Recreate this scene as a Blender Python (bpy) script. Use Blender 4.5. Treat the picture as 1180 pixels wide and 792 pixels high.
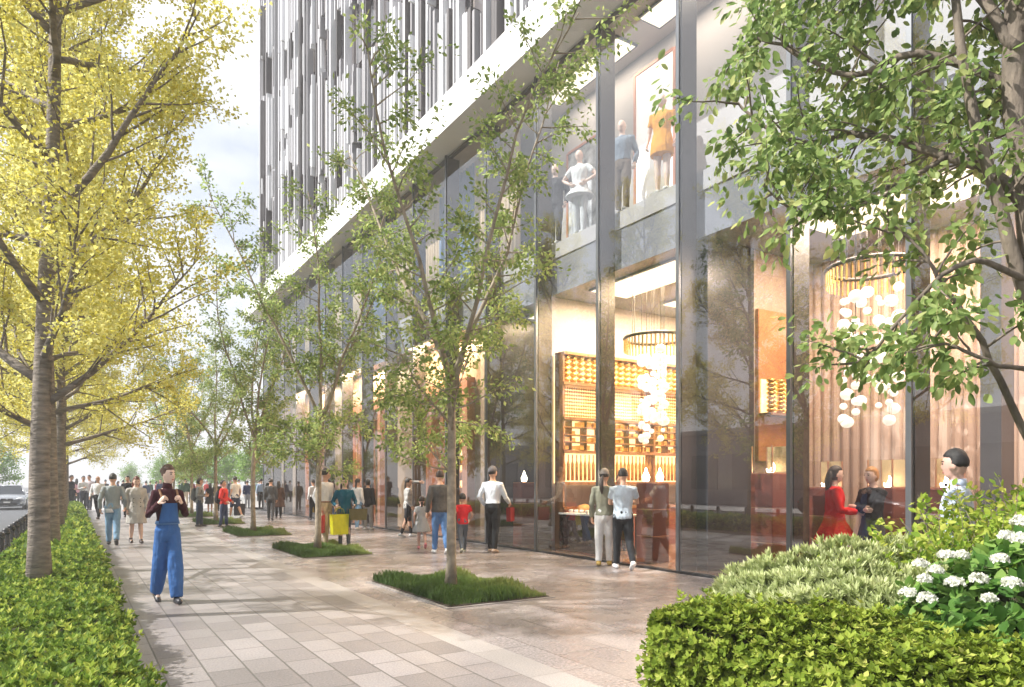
import bpy, math, random
import numpy as np
from mathutils import Vector, Matrix, Quaternion

for o in list(bpy.data.objects):
    bpy.data.objects.remove(o)
SC = bpy.context.scene
COL = SC.collection
R = math.radians

# ------------------------------------------------------------------ camera
TH = math.atan2(505, 800)
CT, ST = math.cos(TH), math.sin(TH)
F, CXP, HZ, EYE = 800.0, 590.0, 556.0, 1.52
cam_data = bpy.data.cameras.new('camera')
cam = bpy.data.objects.new('camera', cam_data)
COL.objects.link(cam)
cam.location = (0, 0, EYE)
cam.rotation_euler = (R(90), 0, -TH)
cam_data.sensor_width = 36
cam_data.lens = F / 1180 * 36
cam_data.shift_y = (HZ - 396) / 1180
cam_data.clip_end = 3000
SC.camera = cam


def pix(px, py, z=0.0):
    """photo pixel -> point at height z"""
    d = F * (EYE - z) / (py - HZ)
    r = (px - CXP) / F * d
    return (d * ST + r * CT, d * CT - r * ST)


def pxd(px, d):
    r = (px - CXP) / F * d
    return (d * ST + r * CT, d * CT - r * ST)


def pxX(px, X):
    """Y of the point of plane X that is seen at column px"""
    t = (px - CXP) / F
    return X * (CT - t * ST) / (ST + t * CT)


# ------------------------------------------------------------------ sky, sun, exposure
SUN_EL = R(43)
SUN_DIR = Vector((-0.94 * math.cos(SUN_EL), 0.34 * math.cos(SUN_EL), math.sin(SUN_EL))).normalized()
world = bpy.data.worlds.new('World')
SC.world = world
world.use_nodes = True
wn, wl = world.node_tree.nodes, world.node_tree.links
wn.clear()
w_out = wn.new('ShaderNodeOutputWorld')
w_bg = wn.new('ShaderNodeBackground')
w_sky = wn.new('ShaderNodeTexSky')
w_sky.sky_type = 'NISHITA'
w_sky.sun_disc = False
w_sky.sun_elevation = SUN_EL
w_sky.sun_rotation = math.atan2(SUN_DIR.x, SUN_DIR.y)
w_sky.air_density = 1.0
w_sky.dust_density = 1.6
w_tc = wn.new('ShaderNodeTexCoord')
w_map = wn.new('ShaderNodeMapping')
w_map.inputs['Scale'].default_value = (1.0, 1.0, 2.2)
w_map.inputs['Location'].default_value = (0.75, 0.3, 0.2)
w_noise = wn.new('ShaderNodeTexNoise')
w_noise.inputs['Scale'].default_value = 2.3
w_noise.inputs['Detail'].default_value = 9
w_noise.inputs['Roughness'].default_value = 0.56
w_ramp = wn.new('ShaderNodeValToRGB')
w_ramp.color_ramp.elements[0].position = 0.40
w_ramp.color_ramp.elements[1].position = 0.60
w_ramp.color_ramp.elements[0].color = (0.36, 0.36, 0.36, 1)
w_mix = wn.new('ShaderNodeMix')
w_mix.data_type = 'RGBA'
w_mix.inputs[7].default_value = (7.6, 7.75, 8.0, 1)
wl.new(w_tc.outputs['Generated'], w_map.inputs['Vector'])
wl.new(w_map.outputs['Vector'], w_noise.inputs['Vector'])
wl.new(w_noise.outputs['Fac'], w_ramp.inputs['Fac'])
wl.new(w_ramp.outputs['Color'], w_mix.inputs[0])
wl.new(w_sky.outputs['Color'], w_mix.inputs[6])
wl.new(w_mix.outputs[2], w_bg.inputs['Color'])
wl.new(w_bg.outputs['Background'], w_out.inputs['Surface'])
w_bg.inputs['Strength'].default_value = 0.092

sun_data = bpy.data.lights.new('sun', 'SUN')
sun_data.energy = 5.0
sun_data.angle = R(0.6)
sun_data.color = (1.0, 0.955, 0.89)
sun = bpy.data.objects.new('sun', sun_data)
COL.objects.link(sun)
sun.rotation_euler = SUN_DIR.to_track_quat('Z', 'Y').to_euler()

SC.view_settings.view_transform = 'Standard'
SC.view_settings.look = 'None'
SC.view_settings.exposure = 0.92
SC.view_settings.gamma = 1
SC.view_settings.use_curve_mapping = False
cy = SC.cycles
cy.use_denoising = True
try:
    cy.denoiser = 'OPENIMAGEDENOISE'
    cy.denoising_input_passes = 'RGB_ALBEDO_NORMAL'
except Exception:
    pass
cy.max_bounces = 8
cy.diffuse_bounces = 3
cy.glossy_bounces = 3
cy.transmission_bounces = 4
cy.transparent_max_bounces = 16
cy.caustics_reflective = False
cy.caustics_refractive = False
cy.sample_clamp_indirect = 4.0


# ------------------------------------------------------------------ materials
MC = {}


def mat(name, col, rough=0.55, metal=0.0, var=0.12, scale=18.0, bump=0.0, bscale=60.0, emit=0.0, ecol=None, spec=0.5, stretch=None):
    if name in MC:
        return MC[name]
    m = bpy.data.materials.new(name)
    m.use_nodes = True
    n, l = m.node_tree.nodes, m.node_tree.links
    p = n['Principled BSDF']
    p.inputs['Roughness'].default_value = rough
    p.inputs['Metallic'].default_value = metal
    p.inputs['Specular IOR Level'].default_value = spec
    tc = n.new('ShaderNodeTexCoord')
    src = tc.outputs['Object']
    if stretch:
        mp = n.new('ShaderNodeMapping')
        mp.inputs['Scale'].default_value = stretch
        l.new(src, mp.inputs['Vector'])
        src = mp.outputs['Vector']
    nz = n.new('ShaderNodeTexNoise')
    nz.inputs['Scale'].default_value = scale
    nz.inputs['Detail'].default_value = 6
    l.new(src, nz.inputs['Vector'])
    rp = n.new('ShaderNodeValToRGB')
    rp.color_ramp.elements[0].position = 0.3
    rp.color_ramp.elements[1].position = 0.7
    rp.color_ramp.elements[0].color = (*[max(0, c * (1 - var)) for c in col], 1)
    rp.color_ramp.elements[1].color = (*[min(1, c * (1 + var)) for c in col], 1)
    l.new(nz.outputs['Fac'], rp.inputs['Fac'])
    l.new(rp.outputs['Color'], p.inputs['Base Color'])
    if bump:
        nb = n.new('ShaderNodeTexNoise')
        nb.inputs['Scale'].default_value = bscale
        nb.inputs['Detail'].default_value = 5
        l.new(src, nb.inputs['Vector'])
        bp = n.new('ShaderNodeBump')
        bp.inputs['Strength'].default_value = bump
        bp.inputs['Distance'].default_value = 0.02
        l.new(nb.outputs['Fac'], bp.inputs['Height'])
        l.new(bp.outputs['Normal'], p.inputs['Normal'])
    if emit:
        p.inputs['Emission Color'].default_value = (*(ecol or col), 1)
        p.inputs['Emission Strength'].default_value = emit
    MC[name] = m
    return m


def leaf_mat(name, cols, trans=0.4, rough=0.6):
    """cols: list of (pos, rgb), per-leaf colour from the face attribute rnd"""
    if name in MC:
        return MC[name]
    m = bpy.data.materials.new(name)
    m.use_nodes = True
    n, l = m.node_tree.nodes, m.node_tree.links
    n.clear()
    out = n.new('ShaderNodeOutputMaterial')
    at = n.new('ShaderNodeAttribute')
    at.attribute_name = 'rnd'
    rp = n.new('ShaderNodeValToRGB')
    while len(rp.color_ramp.elements) < len(cols):
        rp.color_ramp.elements.new(0.5)
    for e, (p, c) in zip(rp.color_ramp.elements, cols):
        e.position = p
        e.color = (*c, 1)
    l.new(at.outputs['Fac'], rp.inputs['Fac'])
    pb = n.new('ShaderNodeBsdfPrincipled')
    pb.inputs['Roughness'].default_value = rough
    pb.inputs['Specular IOR Level'].default_value = 0.22
    tr = n.new('ShaderNodeBsdfTranslucent')
    mx = n.new('ShaderNodeMixShader')
    mx.inputs[0].default_value = trans
    l.new(rp.outputs['Color'], pb.inputs['Base Color'])
    l.new(rp.outputs['Color'], tr.inputs['Color'])
    l.new(pb.outputs[0], mx.inputs[1])
    l.new(tr.outputs[0], mx.inputs[2])
    l.new(mx.outputs[0], out.inputs['Surface'])
    MC[name] = m
    return m


def glass_mat(name, ior=1.75, tint=(0.93, 0.95, 0.96), rough=0.0):
    if name in MC:
        return MC[name]
    m = bpy.data.materials.new(name)
    m.use_nodes = True
    n, l = m.node_tree.nodes, m.node_tree.links
    n.clear()
    out = n.new('ShaderNodeOutputMaterial')
    tr = n.new('ShaderNodeBsdfTransparent')
    tr.inputs['Color'].default_value = (*tint, 1)
    gl = n.new('ShaderNodeBsdfGlossy')
    gl.inputs['Roughness'].default_value = rough
    tc = n.new('ShaderNodeTexCoord')
    nz = n.new('ShaderNodeTexNoise')
    nz.inputs['Scale'].default_value = 0.6
    l.new(tc.outputs['Object'], nz.inputs['Vector'])
    bp = n.new('ShaderNodeBump')
    bp.inputs['Strength'].default_value = 0.02
    bp.inputs['Distance'].default_value = 0.05
    l.new(nz.outputs['Fac'], bp.inputs['Height'])
    l.new(bp.outputs['Normal'], gl.inputs['Normal'])
    fr = n.new('ShaderNodeFresnel')
    fr.inputs['IOR'].default_value = ior
    ge = n.new('ShaderNodeNewGeometry')
    inv = n.new('ShaderNodeMath')
    inv.operation = 'SUBTRACT'
    inv.inputs[0].default_value = 1
    l.new(ge.outputs['Backfacing'], inv.inputs[1])
    mu = n.new('ShaderNodeMath')
    mu.operation = 'MULTIPLY'
    l.new(fr.outputs['Fac'], mu.inputs[0])
    l.new(inv.outputs[0], mu.inputs[1])
    mx = n.new('ShaderNodeMixShader')
    l.new(mu.outputs[0], mx.inputs[0])
    l.new(tr.outputs[0], mx.inputs[1])
    l.new(gl.outputs[0], mx.inputs[2])
    l.new(mx.outputs[0], out.inputs['Surface'])
    MC[name] = m
    return m


def paving_mat(name, base, alt, bw, rh, rot, rough=0.38, mortar=(0.17, 0.155, 0.145), msize=0.006, offset=0.5, grain=70, gc=0.3):
    m = bpy.data.materials.new(name)
    m.use_nodes = True
    n, l = m.node_tree.nodes, m.node_tree.links
    p = n['Principled BSDF']
    tc = n.new('ShaderNodeTexCoord')
    mp = n.new('ShaderNodeMapping')
    mp.inputs['Rotation'].default_value = (0, 0, rot)
    l.new(tc.outputs['Object'], mp.inputs['Vector'])
    br = n.new('ShaderNodeTexBrick')
    br.offset = offset
    br.inputs['Scale'].default_value = 1
    br.inputs['Brick Width'].default_value = bw
    br.inputs['Row Height'].default_value = rh
    br.inputs['Mortar Size'].default_value = msize
    br.inputs['Mortar Smooth'].default_value = 0.2
    br.inputs['Bias'].default_value = -0.1
    br.inputs['Color1'].default_value = (*base, 1)
    br.inputs['Color2'].default_value = (*alt, 1)
    br.inputs['Mortar'].default_value = (*mortar, 1)
    l.new(mp.outputs['Vector'], br.inputs['Vector'])
    nz = n.new('ShaderNodeTexNoise')
    nz.inputs['Scale'].default_value = grain
    nz.inputs['Detail'].default_value = 3
    nz.inputs['Roughness'].default_value = 0.7
    l.new(tc.outputs['Object'], nz.inputs['Vector'])
    r1 = n.new('ShaderNodeValToRGB')
    r1.color_ramp.elements[0].position = 0.32
    r1.color_ramp.elements[0].color = (1 - gc, 1 - gc, 1 - gc, 1)
    r1.color_ramp.elements[1].position = 0.68
    r1.color_ramp.elements[1].color = (1 + gc, 1 + gc * .97, 1 + gc * .95, 1)
    l.new(nz.outputs['Fac'], r1.inputs['Fac'])
    n2 = n.new('ShaderNodeTexNoise')
    n2.inputs['Scale'].default_value = 1.3
    n2.inputs['Detail'].default_value = 5
    l.new(tc.outputs['Object'], n2.inputs['Vector'])
    r2 = n.new('ShaderNodeValToRGB')
    r2.color_ramp.elements[0].position = 0.3
    r2.color_ramp.elements[0].color = (0.93, 0.93, 0.93, 1)
    r2.color_ramp.elements[1].position = 0.7
    r2.color_ramp.elements[1].color = (1.05, 1.05, 1.05, 1)
    l.new(n2.outputs['Fac'], r2.inputs['Fac'])
    m1 = n.new('ShaderNodeMix')
    m1.data_type = 'RGBA'
    m1.blend_type = 'MULTIPLY'
    m1.inputs[0].default_value = 1
    l.new(br.outputs['Color'], m1.inputs[6])
    l.new(r1.outputs['Color'], m1.inputs[7])
    m2 = n.new('ShaderNodeMix')
    m2.data_type = 'RGBA'
    m2.blend_type = 'MULTIPLY'
    m2.inputs[0].default_value = 1
    l.new(m1.outputs[2], m2.inputs[6])
    l.new(r2.outputs['Color'], m2.inputs[7])
    l.new(m2.outputs[2], p.inputs['Base Color'])
    mr = n.new('ShaderNodeMapRange')
    mr.inputs[1].default_value = 0.3
    mr.inputs[2].default_value = 0.7
    mr.inputs[3].default_value = rough - 0.06
    mr.inputs[4].default_value = rough + 0.08
    l.new(n2.outputs['Fac'], mr.inputs[0])
    l.new(mr.outputs[0], p.inputs['Roughness'])
    bp = n.new('ShaderNodeBump')
    bp.inputs['Strength'].default_value = 0.35
    bp.inputs['Distance'].default_value = 0.004
    ad = n.new('ShaderNodeMath')
    ad.operation = 'SUBTRACT'
    l.new(nz.outputs['Fac'], ad.inputs[0])
    l.new(br.outputs['Fac'], ad.inputs[1])
    l.new(ad.outputs[0], bp.inputs['Height'])
    l.new(bp.outputs['Normal'], p.inputs['Normal'])
    return m


# ------------------------------------------------------------------ mesh helpers
class MB:
    def __init__(self):
        self.v, self.f = [], []

    def add(self, verts, faces):
        o = len(self.v)
        self.v += [tuple(p) for p in verts]
        self.f += [tuple(i + o for i in f) for f in faces]
        return self

    def box(self, x0, x1, y0, y1, z0, z1):
        if x0 > x1: x0, x1 = x1, x0
        if y0 > y1: y0, y1 = y1, y0
        if z0 > z1: z0, z1 = z1, z0
        v = [(x0, y0, z0), (x1, y0, z0), (x1, y1, z0), (x0, y1, z0), (x0, y0, z1), (x1, y0, z1), (x1, y1, z1), (x0, y1, z1)]
        return self.add(v, [(0, 3, 2, 1), (4, 5, 6, 7), (0, 1, 5, 4), (1, 2, 6, 5), (2, 3, 7, 6), (3, 0, 4, 7)])

    def bbox(self, x0, x1, y0, y1, z0, z1, b=0.01):
        """box with chamfered vertical and top edges"""
        def ring(i, z):
            a, c, d, e = x0 + i, x1 - i, y0 + i, y1 - i
            return [(a + b, d, z), (c - b, d, z), (c, d + b, z), (c, e - b, z), (c - b, e, z), (a + b, e, z), (a, e - b, z), (a, d + b, z)]
        v = ring(0, z0) + ring(0, z1 - b) + ring(b * 0.8, z1)
        f = [tuple(range(7, -1, -1)), tuple(range(16, 24))]
        for k in (0, 8):
            for i in range(8):
                j = (i + 1) % 8
                f.append((k + i, k + j, k + 8 + j, k + 8 + i))
        return self.add(v, f)

    def tube(self, pts, rad, n=8, caps=True, sx=1.0, sy=1.0, round_caps=False):
        pts = [Vector(p) for p in pts]
        if not isinstance(rad, (list, tuple)):
            rad = [rad] * len(pts)
        rad = list(rad)
        if round_caps:
            d0 = (pts[0] - pts[1]).normalized()
            d1 = (pts[-1] - pts[-2]).normalized()
            r0, r1 = rad[0], rad[-1]
            pts = [pts[0] + d0 * r0 * 0.92, pts[0] + d0 * r0 * 0.6] + pts + [pts[-1] + d1 * r1 * 0.6, pts[-1] + d1 * r1 * 0.92]
            rad = [r0 * 0.35, r0 * 0.8] + rad + [r1 * 0.8, r1 * 0.35]
        base = len(self.v)
        t = (pts[1] - pts[0]).normalized()
        up = Vector((0, 0, 1)) if abs(t.z) < 0.9 else Vector((0, 1, 0))
        a = t.cross(up).normalized()
        for i, p in enumerate(pts):
            if 0 < i < len(pts) - 1:
                t = (pts[i + 1] - pts[i - 1]).normalized()
            elif i == len(pts) - 1:
                t = (pts[i] - pts[i - 1]).normalized()
            a = (a - t * a.dot(t)).normalized()
            b = t.cross(a)
            for k in range(n):
                an = 2 * math.pi * k / n
                q = p + a * (math.cos(an) * rad[i] * sx) + b * (math.sin(an) * rad[i] * sy)
                self.v.append(tuple(q))
        for i in range(len(pts) - 1):
            for k in range(n):
                j = (k + 1) % n
                s = base + i * n
                self.f.append((s + k, s + j, s + n + j, s + n + k))
        if caps:
            self.f.append(tuple(base + k for k in reversed(range(n))))
            e = base + (len(pts) - 1) * n
            self.f.append(tuple(e + k for k in range(n)))
        return self

    def loft(self, rings, n=20):
        """rings: (cx,cy,cz,rx,ry) stacked; capped"""
        base = len(self.v)
        for (cx, cy_, cz, rx, ry) in rings:
            for k in range(n):
                an = 2 * math.pi * k / n
                self.v.append((cx + rx * math.cos(an), cy_ + ry * math.sin(an), cz))
        for i in range(len(rings) - 1):
            for k in range(n):
                j = (k + 1) % n
                s = base + i * n
                self.f.append((s + k, s + j, s + n + j, s + n + k))
        self.f.append(tuple(base + k for k in reversed(range(n))))
        e = base + (len(rings) - 1) * n
        self.f.append(tuple(e + k for k in range(n)))
        return self

    def ell(self, c, r, nu=16, nv=10, fn=None):
        base = len(self.v)
        c = Vector(c)
        for i in range(1, nv):
            ph = math.pi * i / nv
            for k in range(nu):
                an = 2 * math.pi * k / nu
                d = Vector((math.sin(ph) * math.cos(an), math.sin(ph) * math.sin(an), math.cos(ph)))
                s = fn(d) if fn else 1.0
                self.v.append((c.x + d.x * r[0] * s, c.y + d.y * r[1] * s, c.z + d.z * r[2] * s))
        st = fn(Vector((0, 0, 1))) if fn else 1
        sb = fn(Vector((0, 0, -1))) if fn else 1
        self.v.append((c.x, c.y, c.z + r[2] * st))
        self.v.append((c.x, c.y, c.z - r[2] * sb))
        top, bot = len(self.v) - 2, len(self.v) - 1
        for i in range(nv - 2):
            for k in range(nu):
                j = (k + 1) % nu
                s = base + i * nu
                self.f.append((s + k, s + nu + k, s + nu + j, s + j))
        for k in range(nu):
            j = (k + 1) % nu
            self.f.append((top, base + k, base + j))
            e = base + (nv - 2) * nu
            self.f.append((bot, e + j, e + k))
        return self

    def xf(self, fn):
        self.v = [tuple(fn(Vector(p))) for p in self.v]
        return self

    def mesh(self, name='mesh'):
        me = bpy.data.meshes.new(name)
        me.from_pydata(self.v, [], self.f)
        me.update()
        return me


def link(name, me, material, parent=None, smooth=False):
    o = bpy.data.objects.new(name, me)
    COL.objects.link(o)
    if material is not None and len(me.materials) == 0:
        me.materials.append(material)
    if parent is not None:
        o.parent = parent
    if smooth:
        me.polygons.foreach_set('use_smooth', [True] * len(me.polygons))
    return o


def obj(name, mb, material, parent=None, smooth=False):
    return link(name, mb.mesh(name), material, parent, smooth)


def tag(o, label, cat, group=None):
    o['label'] = label
    o['category'] = cat
    if group:
        o['group'] = group
    return o


def thing(name, label, cat, loc=(0, 0, 0), rz=0.0, group=None):
    o = bpy.data.objects.new(name, None)
    o.empty_display_size = 0.2
    COL.objects.link(o)
    o.location = loc
    o.rotation_euler = (0, 0, rz)
    return tag(o, label, cat, group)


def structure(o):
    o['kind'] = 'structure'
    return o


def dup(root, loc, rz=0.0, label=None, scale=None):
    c = root.copy()
    COL.objects.link(c)
    c.location = loc
    c.rotation_euler = (0, 0, rz)
    if scale:
        c.scale = (scale, scale, scale)
    if label:
        c['label'] = label
    for ch in root.children:
        d = ch.copy()
        COL.objects.link(d)
        d.parent = c
        for g in ch.children:
            e = g.copy()
            COL.objects.link(e)
            e.parent = d
    return c


_tmp = bpy.data.objects.new('remesh_tool', None)
bpy.data.objects.remove(_tmp)


def remesh(mb, voxel, it=3, extra=None):
    """fuse the overlapping closed shapes of mb into one continuous surface"""
    me = mb.mesh('raw')
    o = bpy.data.objects.new('raw', me)
    COL.objects.link(o)
    m = o.modifiers.new('r', 'REMESH')
    m.mode = 'VOXEL'
    m.voxel_size = voxel
    if it:
        s = o.modifiers.new('s', 'SMOOTH')
        s.factor = 0.5
        s.iterations = it
    dg = bpy.context.evaluated_depsgraph_get()
    out = bpy.data.meshes.new_from_object(o.evaluated_get(dg))
    bpy.data.objects.remove(o)
    bpy.data.meshes.remove(me)
    if extra is not None and extra.v:
        nv = len(out.vertices)
        co = np.empty(nv * 3)
        out.vertices.foreach_get('co', co)
        vs = [tuple(x) for x in co.reshape(-1, 3)] + extra.v
        fs = [tuple(p.vertices) for p in out.polygons] + [tuple(i + nv for i in f) for f in extra.f]
        bpy.data.meshes.remove(out)
        out = bpy.data.meshes.new('body')
        out.from_pydata(vs, [], fs)
        out.update()
    return out


def ovate_mesh(name, C, U, N, S, ratio=0.62, fold=0.12, rnd=None, seed=0):
    """pointed oval leaves, eight vertices, folded along the midrib, tip bent down"""
    rng = np.random.default_rng(seed)
    n = len(C)
    U = U / np.maximum(np.linalg.norm(U, axis=1, keepdims=True), 1e-6)
    W = np.cross(N, U)
    W /= np.maximum(np.linalg.norm(W, axis=1, keepdims=True), 1e-6)
    N2 = np.cross(U, W)
    S = S[:, None]
    w = ratio * 0.5
    bend = rng.uniform(0.02, 0.22, (n, 1))
    P = [(-.5, 0, 0), (.0, 0, -fold), (.5, 0, 0), (-.30, .72, 0), (.02, 1.0, .1), (.30, .62, 0), (-.30, -.72, 0), (.02, -1.0, .1), (.30, -.62, 0)]
    V = np.stack([C + U * S * u + W * S * w * v + N2 * S * (h * fold * 3 if h > 0 else h) - N2 * S * bend * max(0, u + .2) for u, v, h in P], axis=1).reshape(-1, 3)
    me = bpy.data.meshes.new(name)
    me.vertices.add(n * 9)
    me.vertices.foreach_set('co', V.astype(np.float32).ravel())
    pat = np.array([0, 6, 7, 1, 1, 7, 8, 2, 0, 1, 4, 3, 1, 2, 5, 4])
    L = (np.arange(n)[:, None] * 9 + pat[None, :]).ravel()
    me.loops.add(n * 16)
    me.loops.foreach_set('vertex_index', L.astype(np.int32))
    me.polygons.add(n * 4)
    me.polygons.foreach_set('loop_start', (np.arange(n * 4) * 4).astype(np.int32))
    me.polygons.foreach_set('loop_total', np.full(n * 4, 4, np.int32))
    me.update(calc_edges=True)
    if rnd is None:
        rnd = rng.random(n)
    at = me.attributes.new('rnd', 'FLOAT', 'FACE')
    at.data.foreach_set('value', np.repeat(np.clip(rnd, 0, 1), 4).astype(np.float32))
    me.polygons.foreach_set('use_smooth', [True] * (n * 4))
    return me


def folds(me, amp=0.006, seed=0.0):
    """soft cloth creases: push the surface along its normals by layered noise"""
    from mathutils import noise
    n = len(me.vertices)
    co = np.empty(n * 3)
    no = np.empty(n * 3)
    me.vertices.foreach_get('co', co)
    me.vertices.foreach_get('normal', no)
    co, no = co.reshape(-1, 3), no.reshape(-1, 3)
    f = np.empty(n)
    for i in range(n):
        x, y, z = co[i]
        f[i] = noise.noise((x * 17 + seed, y * 17, z * 6.5 + x * 5)) + 0.5 * noise.noise((x * 30, y * 30 + seed, z * 21 - x * 12))
    co += no * (f * amp)[:, None]
    me.vertices.foreach_set('co', co.ravel())
    me.update()
    return me


def leaves_mesh(name, C, U, N, S, ratio=0.62, fan=0.0, fold=0.12, rnd=None, seed=0, ovate=False):
    if ovate:
        return ovate_mesh(name, C, U, N, S, ratio, fold, rnd, seed)
    """C centres (n,3), U axis dirs, N normals, S sizes. Folded five-vertex leaves."""
    rng = np.random.default_rng(seed)
    n = len(C)
    U = U / np.maximum(np.linalg.norm(U, axis=1, keepdims=True), 1e-6)
    W = np.cross(N, U)
    W /= np.maximum(np.linalg.norm(W, axis=1, keepdims=True), 1e-6)
    N2 = np.cross(U, W)
    S = S[:, None]
    b = C - U * S * 0.5
    t = C + U * S * 0.5
    m = C + U * S * (0.05 + fan) - N2 * S * fold
    a = C + U * S * (0.02 + fan) + W * S * ratio * 0.5
    c = C + U * S * (0.02 + fan) - W * S * ratio * 0.5
    if fan > 0:
        t = C + U * S * (0.38)
    V = np.stack([b, m, t, a, c], axis=1).reshape(-1, 3)
    me = bpy.data.meshes.new(name)
    me.vertices.add(n * 5)
    me.vertices.foreach_set('co', V.astype(np.float32).ravel())
    idx = np.arange(n)[:, None] * 5
    L = np.concatenate([idx + 0, idx + 4, idx + 2, idx + 1, idx + 0, idx + 1, idx + 2, idx + 3], axis=1).ravel()
    me.loops.add(n * 8)
    me.loops.foreach_set('vertex_index', L.astype(np.int32))
    me.polygons.add(n * 2)
    me.polygons.foreach_set('loop_start', (np.arange(n * 2) * 4).astype(np.int32))
    me.polygons.foreach_set('loop_total', np.full(n * 2, 4, np.int32))
    me.update(calc_edges=True)
    if rnd is None:
        rnd = rng.random(n)
    at = me.attributes.new('rnd', 'FLOAT', 'FACE')
    at.data.foreach_set('value', np.repeat(np.clip(rnd, 0, 1), 2).astype(np.float32))
    return me


def rand_dirs(rng, n):
    d = rng.normal(size=(n, 3))
    return d / np.linalg.norm(d, axis=1, keepdims=True)

HAZE = 0.0027
# ================================================================== SETTING
m_ground = mat('ground_mat', (0.34, 0.335, 0.33), 0.7, var=0.1, scale=0.4)
m_road = mat('asphalt', (0.085, 0.09, 0.10), 0.75, var=0.2, scale=6, bump=0.3, bscale=160)
m_white_line = mat('road_paint', (0.75, 0.75, 0.73), 0.6, var=0.08, scale=9)
m_kerb = mat('kerb_stone', (0.40, 0.39, 0.37), 0.6, var=0.12, scale=14, bump=0.2)
m_soil = mat('soil', (0.06, 0.045, 0.03), 0.9, var=0.4, scale=20, bump=0.6)
m_tile = paving_mat('granite_tiles', (0.30, 0.278, 0.278), (0.17, 0.153, 0.150), 0.46, 0.30, R(90), grain=60, gc=0.28, rough=0.40, msize=0.008, mortar=(0.12, 0.11, 0.105))
m_slab = paving_mat('granite_slabs', (0.305, 0.28, 0.28), (0.235, 0.21, 0.208), 0.9, 0.60, R(90), grain=38, gc=0.5, rough=0.26, msize=0.006, mortar=(0.13, 0.118, 0.115))
m_stripe = paving_mat('pale_band', (0.35, 0.33, 0.322), (0.30, 0.283, 0.277), 0.9, 0.9, R(90), rough=0.38, msize=0.004, offset=0.0)
m_plaza = paving_mat('plaza_stone', (0.46, 0.44, 0.42), (0.38, 0.36, 0.34), 2.4, 1.2, 0, rough=0.45, msize=0.01)


def sheet(name, x0, x1, y0, y1, z, m):
    mb = MB().add([(x0, y0, z), (x1, y0, z), (x1, y1, z), (x0, y1, z)], [(0, 1, 2, 3)])
    return structure(obj(name, mb, m))


sheet('ground', -300, 300, -200, 700, -0.15, m_ground)
sheet('road', -13, -1.25, -60, 260, -0.125, m_road)
mb = MB()
for k in range(34):
    y = -20 + k * 6.0
    mb.add([(-7.2, y, -0.12), (-7.06, y, -0.12), (-7.06, y + 3, -0.12), (-7.2, y + 3, -0.12)], [(0, 1, 2, 3)])
mb.add([(-1.62, -60, -0.12), (-1.48, -60, -0.12), (-1.48, 260, -0.12), (-1.62, 260, -0.12)], [(0, 1, 2, 3)])
structure(obj('road_markings', mb, m_white_line))
mb = MB()
for k in range(110):
    y = -10 + k * 1.0
    mb.bbox(-1.25, -1.07, y, y + 0.992, -0.15, 0.03, 0.015)
structure(obj('kerb', mb, m_kerb))
sheet('planting_soil', -1.07, 0.32, -8, 44, 0.03, m_soil)
mb = MB().box(0.32, 0.42, -8, 44, -0.1, 0.045)
structure(obj('planting_kerb', mb, m_kerb))
sheet('tile_paving', 0.42, 3.0, -12, 44, 0, m_tile)
sheet('paving_band', 3.0, 3.32, -12, 44, 0, m_stripe)
sheet('stone_paving', 3.32, 8.62, -12, 44, 0, m_slab)
sheet('plaza', -1.07, 60, 44, 120, 0, m_plaza)
sheet('far_pavement', -19, -13, -60, 260, -0.02, m_plaza)
MB_ = MB().box(-13.15, -13.0, -60, 260, -0.15, -0.016)
structure(obj('far_kerb', MB_, m_kerb))

# ================================================================== THE BUILDING
m_white = mat('white_panel', (0.80, 0.80, 0.79), 0.4, var=0.03, scale=1.5)
m_lou_w = mat('louver_white', (0.66, 0.665, 0.69), 0.4, var=0.05, scale=2, stretch=(3, 3, .2))
m_lou_g = mat('louver_grey', (0.30, 0.295, 0.31), 0.4, var=0.08, scale=2, stretch=(3, 3, .2))
m_lou_d = mat('louver_dark', (0.11, 0.10, 0.10), 0.4, var=0.1, scale=2, stretch=(3, 3, .2))
m_recess = mat('recess_brown', (0.22, 0.19, 0.18), 0.5, var=0.15, scale=1.2)
m_bronze = mat('bronze_fin', (0.030, 0.021, 0.018), 0.45, metal=0.0, var=0.25, scale=3, stretch=(2, 2, .3))
m_alu = mat('mullion_edge', (0.16, 0.17, 0.185), 0.3, metal=0.6, var=0.1, scale=4)
m_dark_alu = mat('mullion_dark', (0.03, 0.033, 0.038), 0.3, metal=0.4, var=0.2, scale=4)
m_slab_in = mat('slab_edge', (0.22, 0.22, 0.255), 0.5, var=0.06, scale=2)
m_ceil = mat('warm_ceiling', (0.72, 0.62, 0.54), 0.6, var=0.04, scale=1)
m_ceil_low = mat('shop_ceiling', (0.72, 0.66, 0.60), 0.5, var=0.04, scale=1)
m_dark_wall = mat('dark_partition', (0.045, 0.045, 0.053), 0.3, var=0.05, scale=1.5)
m_beige = mat('beige_flutes', (0.46, 0.34, 0.27), 0.6, var=0.1, scale=2, stretch=(2, 2, .2))
m_pale_wall = mat('pale_wall', (0.44, 0.41, 0.41), 0.6, var=0.05, scale=1.3)
m_shop_floor = mat('shop_floor', (0.20, 0.13, 0.10), 0.22, var=0.2, scale=3)
m_copper = mat('copper_portal', (0.50, 0.22, 0.14), 0.4, metal=0.2, var=0.12, scale=3)
m_taupe = mat('taupe_wall', (0.38, 0.26, 0.18), 0.4, var=0.15, scale=1.2)
m_bluegrey = mat('sky_tint_panel', (0.16, 0.25, 0.42), 0.4, var=0.12, scale=1.2)  # upper panels: blue of sky reflected in the glass put into their colour
m_curtain = mat('sand_curtain', (0.62, 0.46, 0.29), 0.7, var=0.18, scale=2, stretch=(4, 4, .15))
m_glass = glass_mat('facade_glass', 2.45)

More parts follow.
